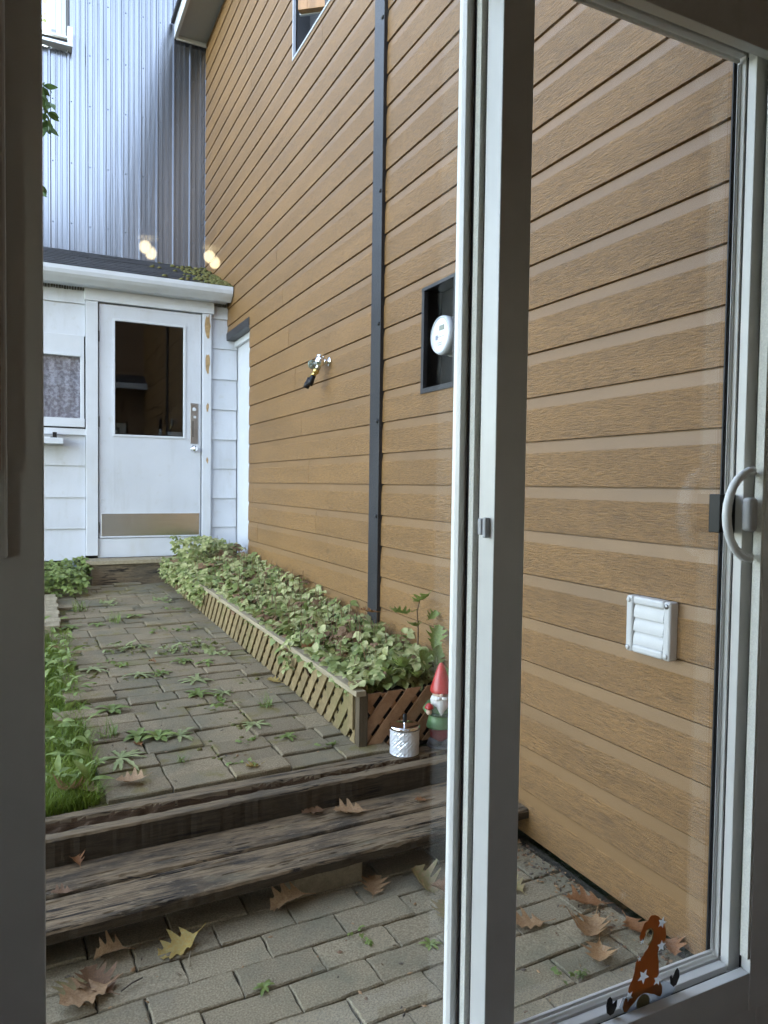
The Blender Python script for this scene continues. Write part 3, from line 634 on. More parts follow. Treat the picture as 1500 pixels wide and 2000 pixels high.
# ------------------------------------------------------------------ timber steps between patio and path
def sy(x): return .047*(x-.02)
def ylam(mb, x0, x1, y0, y1, z0, z1, mi=0):
    mb.hexa([(x0, y0+sy(x0), z0), (x1, y0+sy(x1), z0), (x1, y1+sy(x1), z0), (x0, y1+sy(x0), z0)], [(x0, y0+sy(x0), z1), (x1, y0+sy(x1), z1), (x1, y1+sy(x1), z1), (x0, y1+sy(x0), z1)], mi); return mb
stp = thing('wooden_step', 'low weathered wooden step of two wide boards down to the patio', 'step', (.5, 2.4, .05))
def rough_plank(name, parent, mat, x0, x1, y0, y1, z0, z1, amp, seed, groove=None, rot_mat=None, nx=260, ny=44):
    """a plank with worn edges and, if asked, a rotted groove along the top"""
    mb = MB(); P_ = []
    L_ = x1-x0
    for i in range(nx+1):
        x = x0+L_*i/nx
        for j in range(ny+1):
            t = j/ny; y = y0+(y1-y0)*t
            e = min(t, 1-t)*(y1-y0); rd = .010
            z = z1 - (rd-sqrt(max(0, rd*rd-(rd-min(e, rd))**2)))*(1.0 if e < rd else 0)
            z += amp*noise.noise(Vector((x*2.5, y*40, seed)))+amp*.6*noise.noise(Vector((x*14, y*90, seed+5)))
            ck = noise.noise(Vector((x*.9+seed*3, y*34, seed*2))); z -= .007*max(0, 1-abs(ck)/.035)*(1 if noise.noise(Vector((x*1.7, y*9, seed+4))) > .02 else 0)
            if j in (0, ny): y += .005*noise.noise(Vector((x*9, j, seed+9)))+.003*noise.noise(Vector((x*40, j, seed+2)))
            if groove:
                ge = groove(x); c = ge[0]+.06*noise.noise(Vector((x*3.1, 2, seed)))+.05*noise.noise(Vector((x*17, 2, seed))); w_ = ge[1]*(1+.4*noise.noise(Vector((x*7, 7, seed))))
                d = abs(t-c)
                if w_ > 0 and d < w_: z -= ge[2]*(1-(d/w_)**3)*(.75+.5*noise.noise(Vector((x*20, y*60, seed))))
            P_.append((x, y+sy(x), z))
    o = len(mb.v); mb.v += P_
    for i in range(nx):
        for j in range(ny):
            a = i*(ny+1)+j; zz = (P_[a][2]+P_[a+1][2])/2
            mb.f.append((a, a+ny+1, a+ny+2, a+1)); mb.m.append(1 if groove and zz < z1-.010 and 0 < j < ny-1 else 0); mb.s.append(False)
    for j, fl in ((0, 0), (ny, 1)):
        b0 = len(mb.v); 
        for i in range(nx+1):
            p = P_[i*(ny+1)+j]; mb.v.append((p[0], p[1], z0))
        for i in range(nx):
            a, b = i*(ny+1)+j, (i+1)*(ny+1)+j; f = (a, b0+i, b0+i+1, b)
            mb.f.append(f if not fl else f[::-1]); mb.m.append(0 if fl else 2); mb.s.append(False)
    for i, fl in ((0, 0), (nx, 1)):
        a = i*(ny+1); p, q = P_[a], P_[a+ny]
        b0 = len(mb.v); mb.v += [(p[0], p[1], z0), (q[0], q[1], z0)]
        f = tuple([b0]+[a+k for k in range(ny+1)]+[b0+1]); mb.f.append(f if not fl else f[::-1]); mb.m.append(0); mb.s.append(False)
    return mb.build(name, [mat, rot_mat or mat, m_front], parent)
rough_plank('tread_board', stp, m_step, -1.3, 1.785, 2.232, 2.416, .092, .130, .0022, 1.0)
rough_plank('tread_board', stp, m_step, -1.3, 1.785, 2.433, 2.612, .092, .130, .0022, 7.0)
ylam(MB(), -1.3, 1.78, 2.42, 2.46, -.01, .0915).build('riser', m_post, stp)
ylam(MB(), .80, 1.06, 2.275, 2.41, -.005, .0915).build('support_block', m_cap, stp, .004)
ylam(MB(), -.30, -.05, 2.275, 2.41, -.005, .0915).build('support_block', m_cap, stp, .004)
tim = thing('landscape_timber', 'old landscape timber with a long rotten split edging the path', 'timber', (.5, 2.7, .17))
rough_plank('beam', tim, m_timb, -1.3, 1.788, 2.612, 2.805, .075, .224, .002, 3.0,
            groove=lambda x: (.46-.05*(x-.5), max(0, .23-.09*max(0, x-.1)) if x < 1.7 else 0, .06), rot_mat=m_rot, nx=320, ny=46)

# ------------------------------------------------------------------ planter
def pk(y): return 1.33-.045*(y-2.95)            # line of the planter's long side
def ptop(y): return .475+.047*(y-3.0)
PL = thing('lattice_planter', 'raised planter with diagonal lattice sides along the tan wall', 'planter', (1.5, 5, .3))
YN, YF = 2.965, 7.02
def clip_poly(poly, lo_fn):
    """keep points with f >= 0 (Sutherland-Hodgman)"""
    out = []
    for i in range(len(poly)):
        a, b = poly[i-1], poly[i]; fa, fb = lo_fn(a), lo_fn(b)
        if fa < 0 <= fb or fb < 0 <= fa:
            t = fa/(fa-fb); out.append((a[0]+(b[0]-a[0])*t, a[1]+(b[1]-a[1])*t))
        if fb >= 0: out.append(b)
    return out
def slat_obj(poly, fn, mat, parent, d0, d1):
    if len(poly) < 3: return
    n = len(poly); vs_ = [fn(s, z, d0) for s, z in poly]+[fn(s, z, d1) for s, z in poly]
    q = MB(); q.add(vs_, [tuple(range(n)), tuple(range(n, 2*n))[::-1]]+[(i, i+n, (i+1) % n+n, (i+1) % n) for i in range(n)])
    me = q.mesh('slat', mat); bm = bmesh.new(); bm.from_mesh(me); bmesh.ops.recalc_face_normals(bm, faces=bm.faces); bm.to_mesh(me); bm.free()
    o = link('slat', me, parent); return o
def lattice(fn, s0, s1, zlo, zhi, pitch_, wd, lean, mat, parent, d0, d1, jit=.004):
    s = s0-.6
    while s < s1+.6:
        j = R.uniform(-jit, jit); a = lean
        H_ = .55; poly = [(s+j, -.1), (s+wd+j, -.1), (s+wd+j+H_*a, -.1+H_), (s+j+H_*a, -.1+H_)]
        base = zlo((s0+s1)/2)
        poly = [(p, z+zlo(min(max(s, s0), s1))) for p, z in poly]
        for fn_ in (lambda p: p[0]-s0, lambda p: s1-p[0], lambda p: p[1]-zlo(p[0])-.004, lambda p: zhi(p[0])-p[1]-.002):
            poly = clip_poly(poly, fn_)
            if not poly: break
        if len(poly) >= 3:
            ar = abs(sum(poly[i-1][0]*poly[i][1]-poly[i][0]*poly[i-1][1] for i in range(len(poly))))/2
            if ar > 2e-4: slat_obj(poly, fn, mat, parent, d0+R.uniform(-.001, .001), d1)
        s += pitch_
side = lambda s, z, d: (pk(s)-d, s, z)
lattice(side, YN+.03, YF, lambda y: path_z(y), lambda y: ptop(y)-.008, .096, .066, -.80, m_latt, PL, .012, .004)
lattice(side, YN+.03, YF, lambda y: path_z(y), lambda y: ptop(y)-.008, .096, .050, .80, m_latt, PL, .001, -.007)
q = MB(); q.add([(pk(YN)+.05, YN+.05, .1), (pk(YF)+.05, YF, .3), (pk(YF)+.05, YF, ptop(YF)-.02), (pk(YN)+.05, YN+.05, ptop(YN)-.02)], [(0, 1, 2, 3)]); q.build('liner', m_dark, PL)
ys = [YN-.02, 3.45, 4.28, 5.2, 6.1, YF]
for a, b in zip(ys, ys[1:]):
    q = MB(); e = R.uniform(-.004, .004)
    q.hexa([(pk(a)-.026+e, a+.002, ptop(a)-.008), (pk(a)+.024+e, a+.002, ptop(a)-.008), (pk(b)+.024+e, b-.002, ptop(b)-.008), (pk(b)-.026+e, b-.002, ptop(b)-.008)],
           [(pk(a)-.026+e, a+.002, ptop(a)+.018), (pk(a)+.024+e, a+.002, ptop(a)+.018), (pk(b)+.024+e, b-.002, ptop(b)+.018), (pk(b)-.026+e, b-.002, ptop(b)+.018)])
    q.build('cap_rail', m_cap, PL, .003)
B('corner_post', m_post, PL, 1.318, 1.362, YN-.016, YN+.03, .205, .478, .003)
B('corner_post', m_latt, PL, 1.305, 1.375, YN+.032, YN+.09, .30, .512, .004)
endf = lambda s, z, d: (s, YN+.004-d, z)
lattice(endf, 1.364, 1.79, lambda s: .212, lambda s: .47+.02*(s-1.36), .100, .072, .85, m_latt2, PL, .010, .002, .003)
lattice(endf, 1.364, 1.79, lambda s: .212, lambda s: .462+.02*(s-1.36), .12, .045, -.85, m_latt2, PL, .001, -.007, .003)
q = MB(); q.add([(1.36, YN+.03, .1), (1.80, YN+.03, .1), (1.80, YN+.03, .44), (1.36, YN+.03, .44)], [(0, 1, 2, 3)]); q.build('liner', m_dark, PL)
q = MB(); q.add([(pk(YN)+.03, YN+.03, ptop(YN)-.03), (1.80, YN+.03, ptop(YN)-.03), (1.80, YF, ptop(YF)-.03), (pk(YF)+.03, YF, ptop(YF)-.03)], [(0, 1, 2, 3)]); kind(q.build('planter_soil', m_soil, PL), 'stuff')

# ------------------------------------------------------------------ leaves and plants
def leaflet(mb, base, d, nrm, ln, wd, mi, fold=.25, droop=.3, serr=True):
    d = d.normalized(); nrm = (nrm-d*nrm.dot(d)).normalized(); s = d.cross(nrm)
    pts = []; K = ((0, .10), (.25, .42), (.5, .5), (.75, .34), (1, 0))
    V0 = len(mb.v)
    for t, w_ in K:
        c = base+d*(ln*t)-nrm*(droop*ln*t*t); h = nrm*(fold*wd*w_)
        mb.v.append(tuple(c+s*(wd*w_)+h)); mb.v.append(tuple(c)); mb.v.append(tuple(c-s*(wd*w_)+h))
    for i in range(4):
        a = V0+i*3
        for k in (0, 1): mb.f.append((a+k, a+k+1, a+k+4, a+k+3)); mb.m.append(mi); mb.s.append(True)
def rvec(sd=1): return Vector((R.gauss(0, sd), R.gauss(0, sd), R.gauss(0, sd)))
def trifoliate(mb, p, out, size, mi):
    n = (Vector((0, 0, 1))+out*.35+rvec(.30)).normalized(); d0 = (out+rvec(.5)); d0 = (d0-n*d0.dot(n)).normalized(); s = d0.cross(n)
    for a, l in ((0, 1.05), (1.15, .9), (-1.15, .9)):
        dd = d0*cos(a)+s*sin(a)
        leaflet(mb, p+dd*size*.1, dd, (n+rvec(.12)).normalized(), size*l*R.uniform(.85, 1.15), size*.78*R.uniform(.85, 1.15), mi, .22, R.uniform(.1, .45))
gc = MB()
def mound(y, t):     # foliage height above the cap; t 0 at the rail, 1 at the wall
    return (.045+.14*t*(1-.25*t))*(1+.55*noise.noise(Vector((y*1.3, t*2, 3))))*(1.0+.14*(y-3.0)/1.0*.5)
cntr = 0
for i in range(2500):
    y = YN+.05+R.random()**.9*(YF-YN-.02); t = R.random(); h = mound(y, t); lay = R.random()**.45
    x = pk(y)+(1.775-pk(y))*t; z = ptop(y)-.02+h*lay+R.gauss(0, .012)
    if x > 1.74: x = 1.74
    rr = R.random(); pd = .13+.6*max(0, noise.noise(Vector((x*3, y*2.2, 8)))) + (.16 if lay < .5 else 0)
    mi = 2 if rr < pd else (1 if rr < pd+.30 else 0)
    out = Vector((-.6, -.7, 0))*.8+rvec(.5); out.z = 0
    sz = (.030+.045*R.random()**1.4)*(.8 if mi == 2 else 1)
    trifoliate(gc, Vector((x, y, z)), out.normalized(), sz, mi)
for i in range(330):     # fuller at the near end
    y = YN+.04+R.random()*.6; t = R.random(); x = min(1.745, pk(y)+(1.775-pk(y))*t)
    trifoliate(gc, Vector((x, y, ptop(y)-.01+R.random()*(.05+.12*t))), (Vector((-.5, -.8, 0))+Vector((R.gauss(0, .5), R.gauss(0, .5), 0))).normalized(), R.uniform(.03, .06), 0 if R.random() < .65 else 1)
for i in range(520):     # spilling over the rail, thickest at the far end
    y = YN+.3+R.random()**.55*(YF-YN-.3); cl = noise.noise(Vector((y*2.3, 5, 1)))
    if cl < (.12 if y < 5.6 else -.12): continue
    dd = R.random(); x = pk(y)-.02-.06*R.random(); z = ptop(y)+.05-dd*(.16 if y < 5.6 else .17)
    trifoliate(gc, Vector((x, y, z)), Vector((-1, -.4, 0)), R.uniform(.026, .042), 1 if R.random() < .3 else 0)
for i in range(320):     # upright shoots
    y = R.uniform(YN+.2, YF); t = R.uniform(.1, .95); x = pk(y)+(1.76-pk(y))*t; z0 = ptop(y); h = mound(y, t)+R.uniform(.0, .07)
    gc.tube([(x, y, z0), (x+R.gauss(0, .02), y+R.gauss(0, .02), z0+h)], .0016, 4, 2, False)
for i in range(190):      # taller clump at the far end
    y = R.uniform(6.5, 7.1); x = 1.20+R.random()*.48; z = path_z(7)+.12+R.random()**.6*(.33 if x < 1.5 else .30)
    trifoliate(gc, Vector((x, y, z)), Vector((-.4, -.9, 0)), R.uniform(.035, .055), 0 if R.random() < .75 else 1)
kind(tag(gc.build('ground_cover', [m_gcp, m_gcm, m_gcd]), 'pale variegated ground cover overflowing the lattice planter', 'ground cover'), 'stuff')
# dense green clump at the shed's left corner
cl = MB()
for i in range(900):
    x = R.uniform(-.5, .47); y = R.uniform(6.55, 7.32); h = .20*(1-.3*abs(y-6.9))*(1+.5*noise.noise(Vector((x*3, y*3, 1))))
    if x > .40 and y < 7.0: continue
    trifoliate(cl, Vector((x, y, path_z(y)+h*R.random()**.5)), Vector((R.gauss(0, .5), -.8, 0)), R.uniform(.028, .05), 0 if R.random() < .7 else 1)
kind(tag(cl.build('ground_ivy', [m_weed, m_gcm]), 'dense dark green ground plants against the left corner of the shed', 'ground cover'), 'stuff')
# lawn grass
gr = MB()
def blade(mb, x, y, z, h, lean, wd, mi=0):
    a = R.uniform(0, 2*pi); d = Vector((cos(a), sin(a), 0)); s = Vector((-d.y, d.x, 0))*wd; V0 = len(mb.v)
    for t in (0, .4, .75, 1):
        c = Vector((x, y, z))+Vector((0, 0, h*(t-.25*lean*t*t)))+d*(lean*h*t*t)
        ww = s*(1-t)**.6
        mb.v.append(tuple(c-ww)); mb.v.append(tuple(c+ww))
    for i in range(3): mb.f.append((V0+2*i, V0+2*i+1, V0+2*i+3, V0+2*i+2)); mb.m.append(mi); mb.s.append(True)
for i in range(9000):
    y = 2.86+R.random()**1.4*2.6; edge = .215+.05*noise.noise(Vector((y*2.2, 0, 0)))+.015*(4.2-y)*.5
    x = edge-abs(R.gauss(0, .20))
    if x < -.45: continue
    blade(gr, x, y, path_z(y)-.03, R.uniform(.03, .09)*(1.25 if y < 3.6 else .9), R.uniform(.2, 1.0), R.uniform(.0014, .003))
for i in range(380):      # broad leaves among the grass
    y = 2.95+R.random()*2.6; x = R.uniform(-.25, .23); d = Vector((R.gauss(0, 1), R.gauss(0, 1), R.uniform(.2, 1.3)))
    leaflet(gr, Vector((x, y, path_z(y)+R.uniform(.01, .08))), d, Vector((0, 0, 1))+rvec(.3), R.uniform(.04, .09), R.uniform(.018, .034), 1, .2, .6)
kind(tag(gr.build('lawn_grass', [m_grass, m_weed]), 'long lush grass with broad leaved weeds along the left edge of the path', 'grass'), 'stuff')
# weeds in the joints: each its own thing
def rosette(n, ln, wd, up, lobed, mi=0):
    mb = MB()
    for k in range(n):
        a = 2*pi*k/n+R.uniform(-.3, .3); u_ = R.uniform(up*.5, up*1.5); d = Vector((cos(a), sin(a), u_)).normalized(); l = ln*R.uniform(.6, 1.15)
        nrm = (Vector((0, 0, 1))-d*d.z).normalized(); s = d.cross(nrm); V0 = len(mb.v); K = 7
        for i in range(K+1):
            t = i/K; w_ = wd*(.25+1.5*t*(1-t)*1.6)*(1 if t < 1 else .1)
            if lobed and i % 2: w_ *= .55
            c = d*(l*t)+Vector((0, 0, -.45*l*t*t*(.4+u_)+.003))
            for sg in (1, 0, -1): mb.v.append(tuple(c+s*(w_*sg)+nrm*(abs(sg)*w_*.25)))
        for i in range(K):
            b = V0+i*3
            for q_ in (0, 1): mb.f.append((b+q_, b+q_+1, b+q_+4, b+q_+3)); mb.m.append(mi); mb.s.append(True)
    return mb
def tuft(n, h):
    mb = MB()
    for k in range(n): blade(mb, R.gauss(0, .02), R.gauss(0, .02), 0, R.uniform(.5, 1)*h, R.uniform(.4, 1.3), .0018)
    for k in range(5): leaflet(mb, Vector((R.gauss(0, .012), R.gauss(0, .012), .01)), Vector((R.gauss(0, 1), R.gauss(0, 1), .5)), Vector((0, 0, 1)), .04, .016, 0)
    return mb
def creeper(n):
    mb = MB()
    for k in range(n):
        p = Vector((R.gauss(0, .05), R.gauss(0, .035), R.uniform(.006, .03))); trifoliate(mb, p, Vector((R.gauss(0, 1), R.gauss(0, 1), 0)).normalized(), R.uniform(.016, .026), 0)
    return mb
WM = [rosette(9, .085, .010, .35, True).mesh('weed', m_weed2), rosette(7, .075, .013, .6, False).mesh('weed', m_weed), creeper(16).mesh('weed', m_weed2), tuft(26, .10).mesh('weed', m_weed), creeper(9).mesh('weed', m_weed), rosette(12, .085, .008, .25, True).mesh('weed', m_weed2)]
WD = [  # x, y, mesh, scale, label
 (.55, 5.60, 3, 1.1, 'bushy green weed tuft in the path a little beyond the timber edging strip'),
 (.68, 5.73, 1, 1.2, 'broad leaved weed right of the bushy green tuft on the far path'),
 (.41, 5.55, 1, 1.0, 'small leafy weed left of the bushy green tuft on the far path'),
 (.78, 5.25, 4, .8, 'round green weed, left one of three in a row on the far path'),
 (.89, 5.26, 4, .8, 'round green weed, middle one of three in a row on the far path'),
 (1.02, 5.27, 4, .9, 'round green weed nearest the planter of three in a row on the path'),
 (1.00, 5.90, 4, .8, 'small weed close under the overhanging leaves of the planter'),
 (.97, 6.26, 2, 1.0, 'flat creeping weed by the far end of the planter'),
 (.52, 4.86, 2, 1.3, 'creeping grey green weed mat just beyond the timber edging strip'),
 (.63, 4.92, 0, 1.0, 'flat weed rosette at the back of the creeping mat on the path'),
 (.44, 4.56, 4, 1.1, 'pale weed clump growing on the left part of the timber edging strip'),
 (.80, 4.72, 2, 1.2, 'bright pale weed clump in the middle of the timber edging strip'),
 (.98, 4.76, 2, 1.5, 'largest bright weed clump on the timber edging strip beside the planter'),
 (.82, 4.49, 1, 1.0, 'small upright weed in front of the bright clump on the edging strip'),
 (.94, 4.42, 1, 1.0, 'small leafy weed in front of the edging strip near the planter'),
 (1.06, 4.58, 2, .9, 'thin creeping weed between edging strip and planter'),
 (.55, 4.32, 0, 1.1, 'weed rosette just before the timber edging strip'),
 (.66, 4.30, 1, .9, 'low weed right of the rosette before the edging strip'),
 (.83, 4.11, 0, 1.35, 'large toothed weed rosette in the middle of the path'),
 (.79, 3.88, 1, 1.1, 'leafy weed in front of the large toothed rosette'),
 (.92, 3.86, 0, 1.0, 'spreading weed right of the leafy one in mid path'),
 (.86, 3.70, 4, 1.2, 'round weed cluster in mid path nearest the viewer'),
 (.35, 3.79, 1, 1.2, 'broad leaved weed leaning from the grass edge over the path'),
 (.33, 3.21, 5, 1.5, 'pale dandelion like rosette by the lawn near the steps'),
 (.56, 3.09, 3, .5, 'tiny weed sprig in a joint before the old timber'),
 (.96, 3.37, 0, 1.1, 'flat toothed rosette in the near right part of the path'),
 (.87, 3.20, 4, .6, 'tiny flat weed below the toothed rosette on the near path'),
 (.43, 3.41, 1, 1.2, 'left plant in the row of strap leaved weeds on the near path'),
 (.51, 3.38, 1, 1.2, 'middle plant in the row of strap leaved weeds on the near path'),
 (.60, 3.36, 0, 1.2, 'right plant in the row of strap leaved weeds on the near path'),
 (.31, 3.45, 3, 1.0, 'grassy weed where the row of strap leaved weeds meets the lawn'),
 (.79, 2.96, 4, .7, 'small green sprout behind the old timber beside a yellow leaf'),
 (1.08, 3.58, 3, .8, 'grassy sprig on the path close to the planter side'),
 (1.06, 3.18, 1, .7, 'pale sprig on the near path left of the planter corner'),
 (1.19, 3.03, 4, .6, 'pale seedling right in front of the planter corner'),
 (.32, 6.05, 3, 1.2, 'tall grassy weed between the board pad and the shed step'),
 (.23, 5.53, 1, 1.2, 'broad leaved weed at the corner of the board pad'),
 (.31, 4.50, 0, 1.2, 'weed rosette where the edging strip meets the lawn'),
 (.55, 6.26, 2, .9, 'faint creeping weed on the farthest pavers by the step'),
 (.58, 1.93, 1, .42, 'small green sprout in a joint of the lower patio at middle left'),
 (.93, 2.02, 4, .55, 'tiny weed in the patio joint below the step support block'),
 (1.10, 1.90, 1, .45, 'small bright sprout in a patio joint left of the door post'),
 (1.40, 1.61, 4, .6, 'dark weed tuft on the patio behind the orange window sticker')]
for x, y, k, s, lb in WD:
    o = link('weed', WM[k]); z = path_z(y)-.002 if y > 2.8 else .0
    o.location = (x, y, z); o.rotation_euler = (0, 0, R.uniform(0, 6.28)); o.scale = (s*1.2,)*3; tag(o, lb, 'weed', 'weeds growing in the paver joints')
# moss cushions in path joints
ms = MB()
for i in range(900):
    y = R.uniform(2.9, 6.9); x = R.uniform(.22, 1.2)
    if noise.noise(Vector((x*4, y*3, 12))) < .12: continue
    ms.ball((x, y, path_z(y)-.008), R.uniform(.006, .013), 0, (1.3, 1, .9), 5)
kind(tag(ms.build('moss', m_moss), 'yellow green moss along the joints of the path', 'moss'), 'stuff')
# fallen oak leaves
OAK = [(0, .02), (.10, .06), (.19, .26), (.24, .34), (.29, .20), (.34, .18), (.41, .40), (.47, .48), (.52, .24), (.57, .20), (.64, .35), (.70, .42), (.745, .20), (.80, .15), (.86, .22), (.91, .11), (1, .0)]
def oak_leaf(curl, twist, cup, seed):
    mb = MB(); P_ = []
    for t, w_ in OAK:
        for sgn in (1, .5, 0, -.5, -1):
            ww = w_*abs(sgn)*(1+.2*noise.noise(Vector((t*5, sgn, seed))))
            sw = .10*abs(sgn)*(w_/.4); y = t-.5+sw; x = ww*(1 if sgn > 0 else -1)
            z = curl*(y*y*1.6)+cup*x*x*2.2+twist*x*y*1.5+.055*noise.noise(Vector((x*8, y*6, seed)))+.22*abs(x)
            # roll up into a curl
            P_.append((x, y, z))
    mb.v += P_
    for i in range(len(OAK)-1):
        for k in range(4): mb.f.append((i*5+k, i*5+k+1, (i+1)*5+k+1, (i+1)*5+k)); mb.m.append(0); mb.s.append(True)
    mb.tube([(0, -.72, curl*.8), (0, -.6, curl*.55), (0, -.48, curl*.38)], .012, 5)
    zmin = min(v_[2] for v_ in mb.v); mb.v = [(a, b, c-zmin) for a, b, c in mb.v]
    return mb
OM = {}
def leaf_mesh(k, mi):
    if (k, mi) not in OM:
        prm = [(.22, .15, .18), (.3, -.3, .45), (-.35, .3, .75), (.6, .25, .3), (.15, -.2, .3), (.35, .5, .95)][k]
        OM[(k, mi)] = oak_leaf(*prm, seed=k*3.3).mesh('fallen_leaf', m_lf[mi])
    return OM[(k, mi)]
LV = [ # x, y, z, length, rotz, tilt, mesh, material, label
 (.125, 2.085, .012, .185, 1.9, .10, 0, 0, 'large tan oak leaf on top of the leaf pile at the patio corner'),
 (.160, 2.135, .004, .170, .5, .25, 1, 4, 'darker brown leaf under the large tan oak leaf at the lower left'),
 (.095, 2.15, .002, .13, 2.6, .2, 4, 3, 'olive leaf half hidden at the back of the lower left leaf pile'),
 (.205, 2.245, .004, .125, 1.3, -.5, 2, 0, 'curled beige leaf standing in shade below the step at left'),
 (.395, 2.205, .004, .165, 1.75, -.55, 1, 2, 'yellow and tan lobed leaf standing on edge on the patio'),
 (.770, 2.275, .004, .165, 1.5, -.5, 2, 0, 'tan curled leaf with two raised points in front of the support block'),
 (1.075, 2.26, .004, .15, -.5, .12, 0, 0, 'small tan star shaped oak leaf right of the support block'),
 (1.245, 2.20, .004, .18, .2, .65, 5, 3, 'olive green curled leaf leaning near the right end of the step'),
 (1.265, 2.10, .004, .15, .4, .35, 2, 4, 'purplish brown curled leaf in front of the leaning olive leaf'),
 (1.23, 2.02, .004, .16, -.3, .1, 4, 3, 'yellow olive leaf lying left of the door post'),
 (1.44, 1.86, .004, .16, 1.2, .1, 0, 0, 'tan oak leaf on the patio just right of the door post'),
 (1.685, 1.87, .010, .165, 1.0, .15, 4, 1, 'rust red oak leaf on the patio below the tan wall'),
 (1.60, 1.745, .006, .20, 2.2, .15, 5, 0, 'big crumpled tan leaf in front of the rust red leaf'),
 (1.54, 1.64, .006, .15, 2.4, .12, 1, 0, 'crumpled tan leaf just behind the orange window sticker'),
 (1.53, 2.06, .004, .12, .1, .2, 4, 3, 'yellow green leaf beside the post at the foot of the step'),
 (1.745, 1.70, .004, .14, 2.9, .15, 0, 1, 'rusty leaf against the base of the tan wall above the sticker'),
 (1.755, 1.56, .004, .13, 2.5, .2, 2, 1, 'rusty leaf scrap at the wall base beside the right frame'),
 (1.115, 2.575, .134, .17, 1.2, .08, 4, 0, 'crumpled tan leaf lying on the middle of the step'),
 (.985, 2.63, .133, .13, 1.6, .1, 4, 4, 'dark brown leaf on the step left of the crumpled tan leaf'),
 (.125, 2.60, .133, .075, .4, .3, 2, 1, 'small rust leaf at the far left of the step'),
 (.075, 2.43, .133, .085, 1.4, .15, 4, 4, 'dark leaf over the board seam at the left of the step'),
 (1.425, 2.555, .133, .07, 1.2, .1, 0, 1, 'little orange leaf at the right of the step'),
 (.345, 2.955, .245, .16, 1.0, -.3, 1, 0, 'pointed tan leaf behind the old timber at left'),
 (.825, 2.92, .236, .10, 1.9, .25, 1, 2, 'yellow leaf behind the old timber in mid path'),
 (.125, 2.945, .25, .17, 2.4, .45, 5, 0, 'big curled tan leaf in the grass behind the timber at left'),
 (.185, 2.925, .245, .12, 1.0, .2, 4, 4, 'brown leaf beside the big curled leaf in the grass'),
 (.643, 4.51, .325, .07, 1.0, .3, 2, 1, 'bright orange leaf scrap on the timber edging strip'),
 (1.235, 3.955, .292, .13, .5, .15, 0, 2, 'yellowish leaf against the foot of the planter side'),
 (.416, 3.33, .255, .07, .4, .1, 4, 1, 'little red leaf under the row of strap leaved weeds'),
 (.47, 4.815, .36, .06, 2, .1, 0, 4, 'small dark leaf left of the creeping weed mat'),
 (1.315, 3.62, .53, .12, 2.0, .5, 2, 1, 'red brown leaf on the planter rail near its front'),
 (1.295, 3.55, .42, .12, .3, 1.1, 5, 4, 'dead brown leaf hanging on the planter lattice'),
 (1.68, 3.62, .715, .16, 1.3, .25, 0, 1, 'orange brown oak leaf on the planter plants beside the dark batten'),
 (.113, 4.93, .38, .10, .7, .2, 0, 0, 'pale tan leaf in the grass near the board pad')]
for x, y, z, l, rz, tl, k, mi, lb in LV:
    o = link('fallen_leaf', leaf_mesh(k, mi)); o.location = (x, y, z); o.rotation_euler = (tl*.55, tl*.3, rz); o.scale = (l*.79, l*.79, l*.62)
    tag(o, lb, 'leaf', 'fallen autumn leaves')
# little twigs
for i, (x, y, rz, lb) in enumerate(((.245, 2.09, .5, 'thin dark twig right of the lower left leaf pile'), (.17, 2.20, 1.1, 'pale twig above the lower left leaf pile'), (.415, 2.135, 1.35, 'short pale twig beside the yellow lobed leaf'))):
    q = MB(); q.tube([(-.035, 0, .004), (0, .003, .006), (.035, 0, .004)], .0022, 6); o = q.build('twig', m_bark if i == 0 else m_cap); o.location = (x, y, .003); o.rotation_euler.z = rz; tag(o, lb, 'twig', 'twigs on the patio')
# oak seedling at the end of the planter
sp = thing('oak_seedling', 'slender oak seedling with lobed green leaves at the front end of the planter', 'seedling', (1.70, 3.18, .45))
MB().tube([(1.715, 3.16, .44), (1.722, 3.15, .58), (1.718, 3.14, .70), (1.705, 3.13, .80), (1.712, 3.12, .85)], [.005, .0045, .004, .003, .002], 6).build('stem', M('seedling_stem', (.10, .06, .03), .7), sp)
gl = oak_leaf(.3, .2, .4, 20).mesh('leaf', m_weed)
for (x, y, z, l, rx, rz) in ((1.60, 3.10, .80, .13, .2, 1.7), (1.71, 3.09, .86, .11, -.5, .3), (1.755, 3.06, .78, .09, .4, -1.0), (1.66, 3.06, .74, .10, .3, 2.4), (1.74, 3.0, .69, .13, .9, -.6), (1.76, 3.02, .60, .13, 1.0, -.4),
                            (1.58, 3.02, .56, .14, .7, 2.6), (1.67, 3.0, .58, .12, .9, .2), (1.50, 3.02, .53, .12, .6, 2.0), (1.63, 2.97, .52, .11, .5, 2.8), (1.75, 2.96, .50, .12, .8, -.9)):
    o = link('leaf', gl, sp); o.location = (x, y, z); o.rotation_euler = (rx, .2, rz); o.scale = (l*.9, l, l)
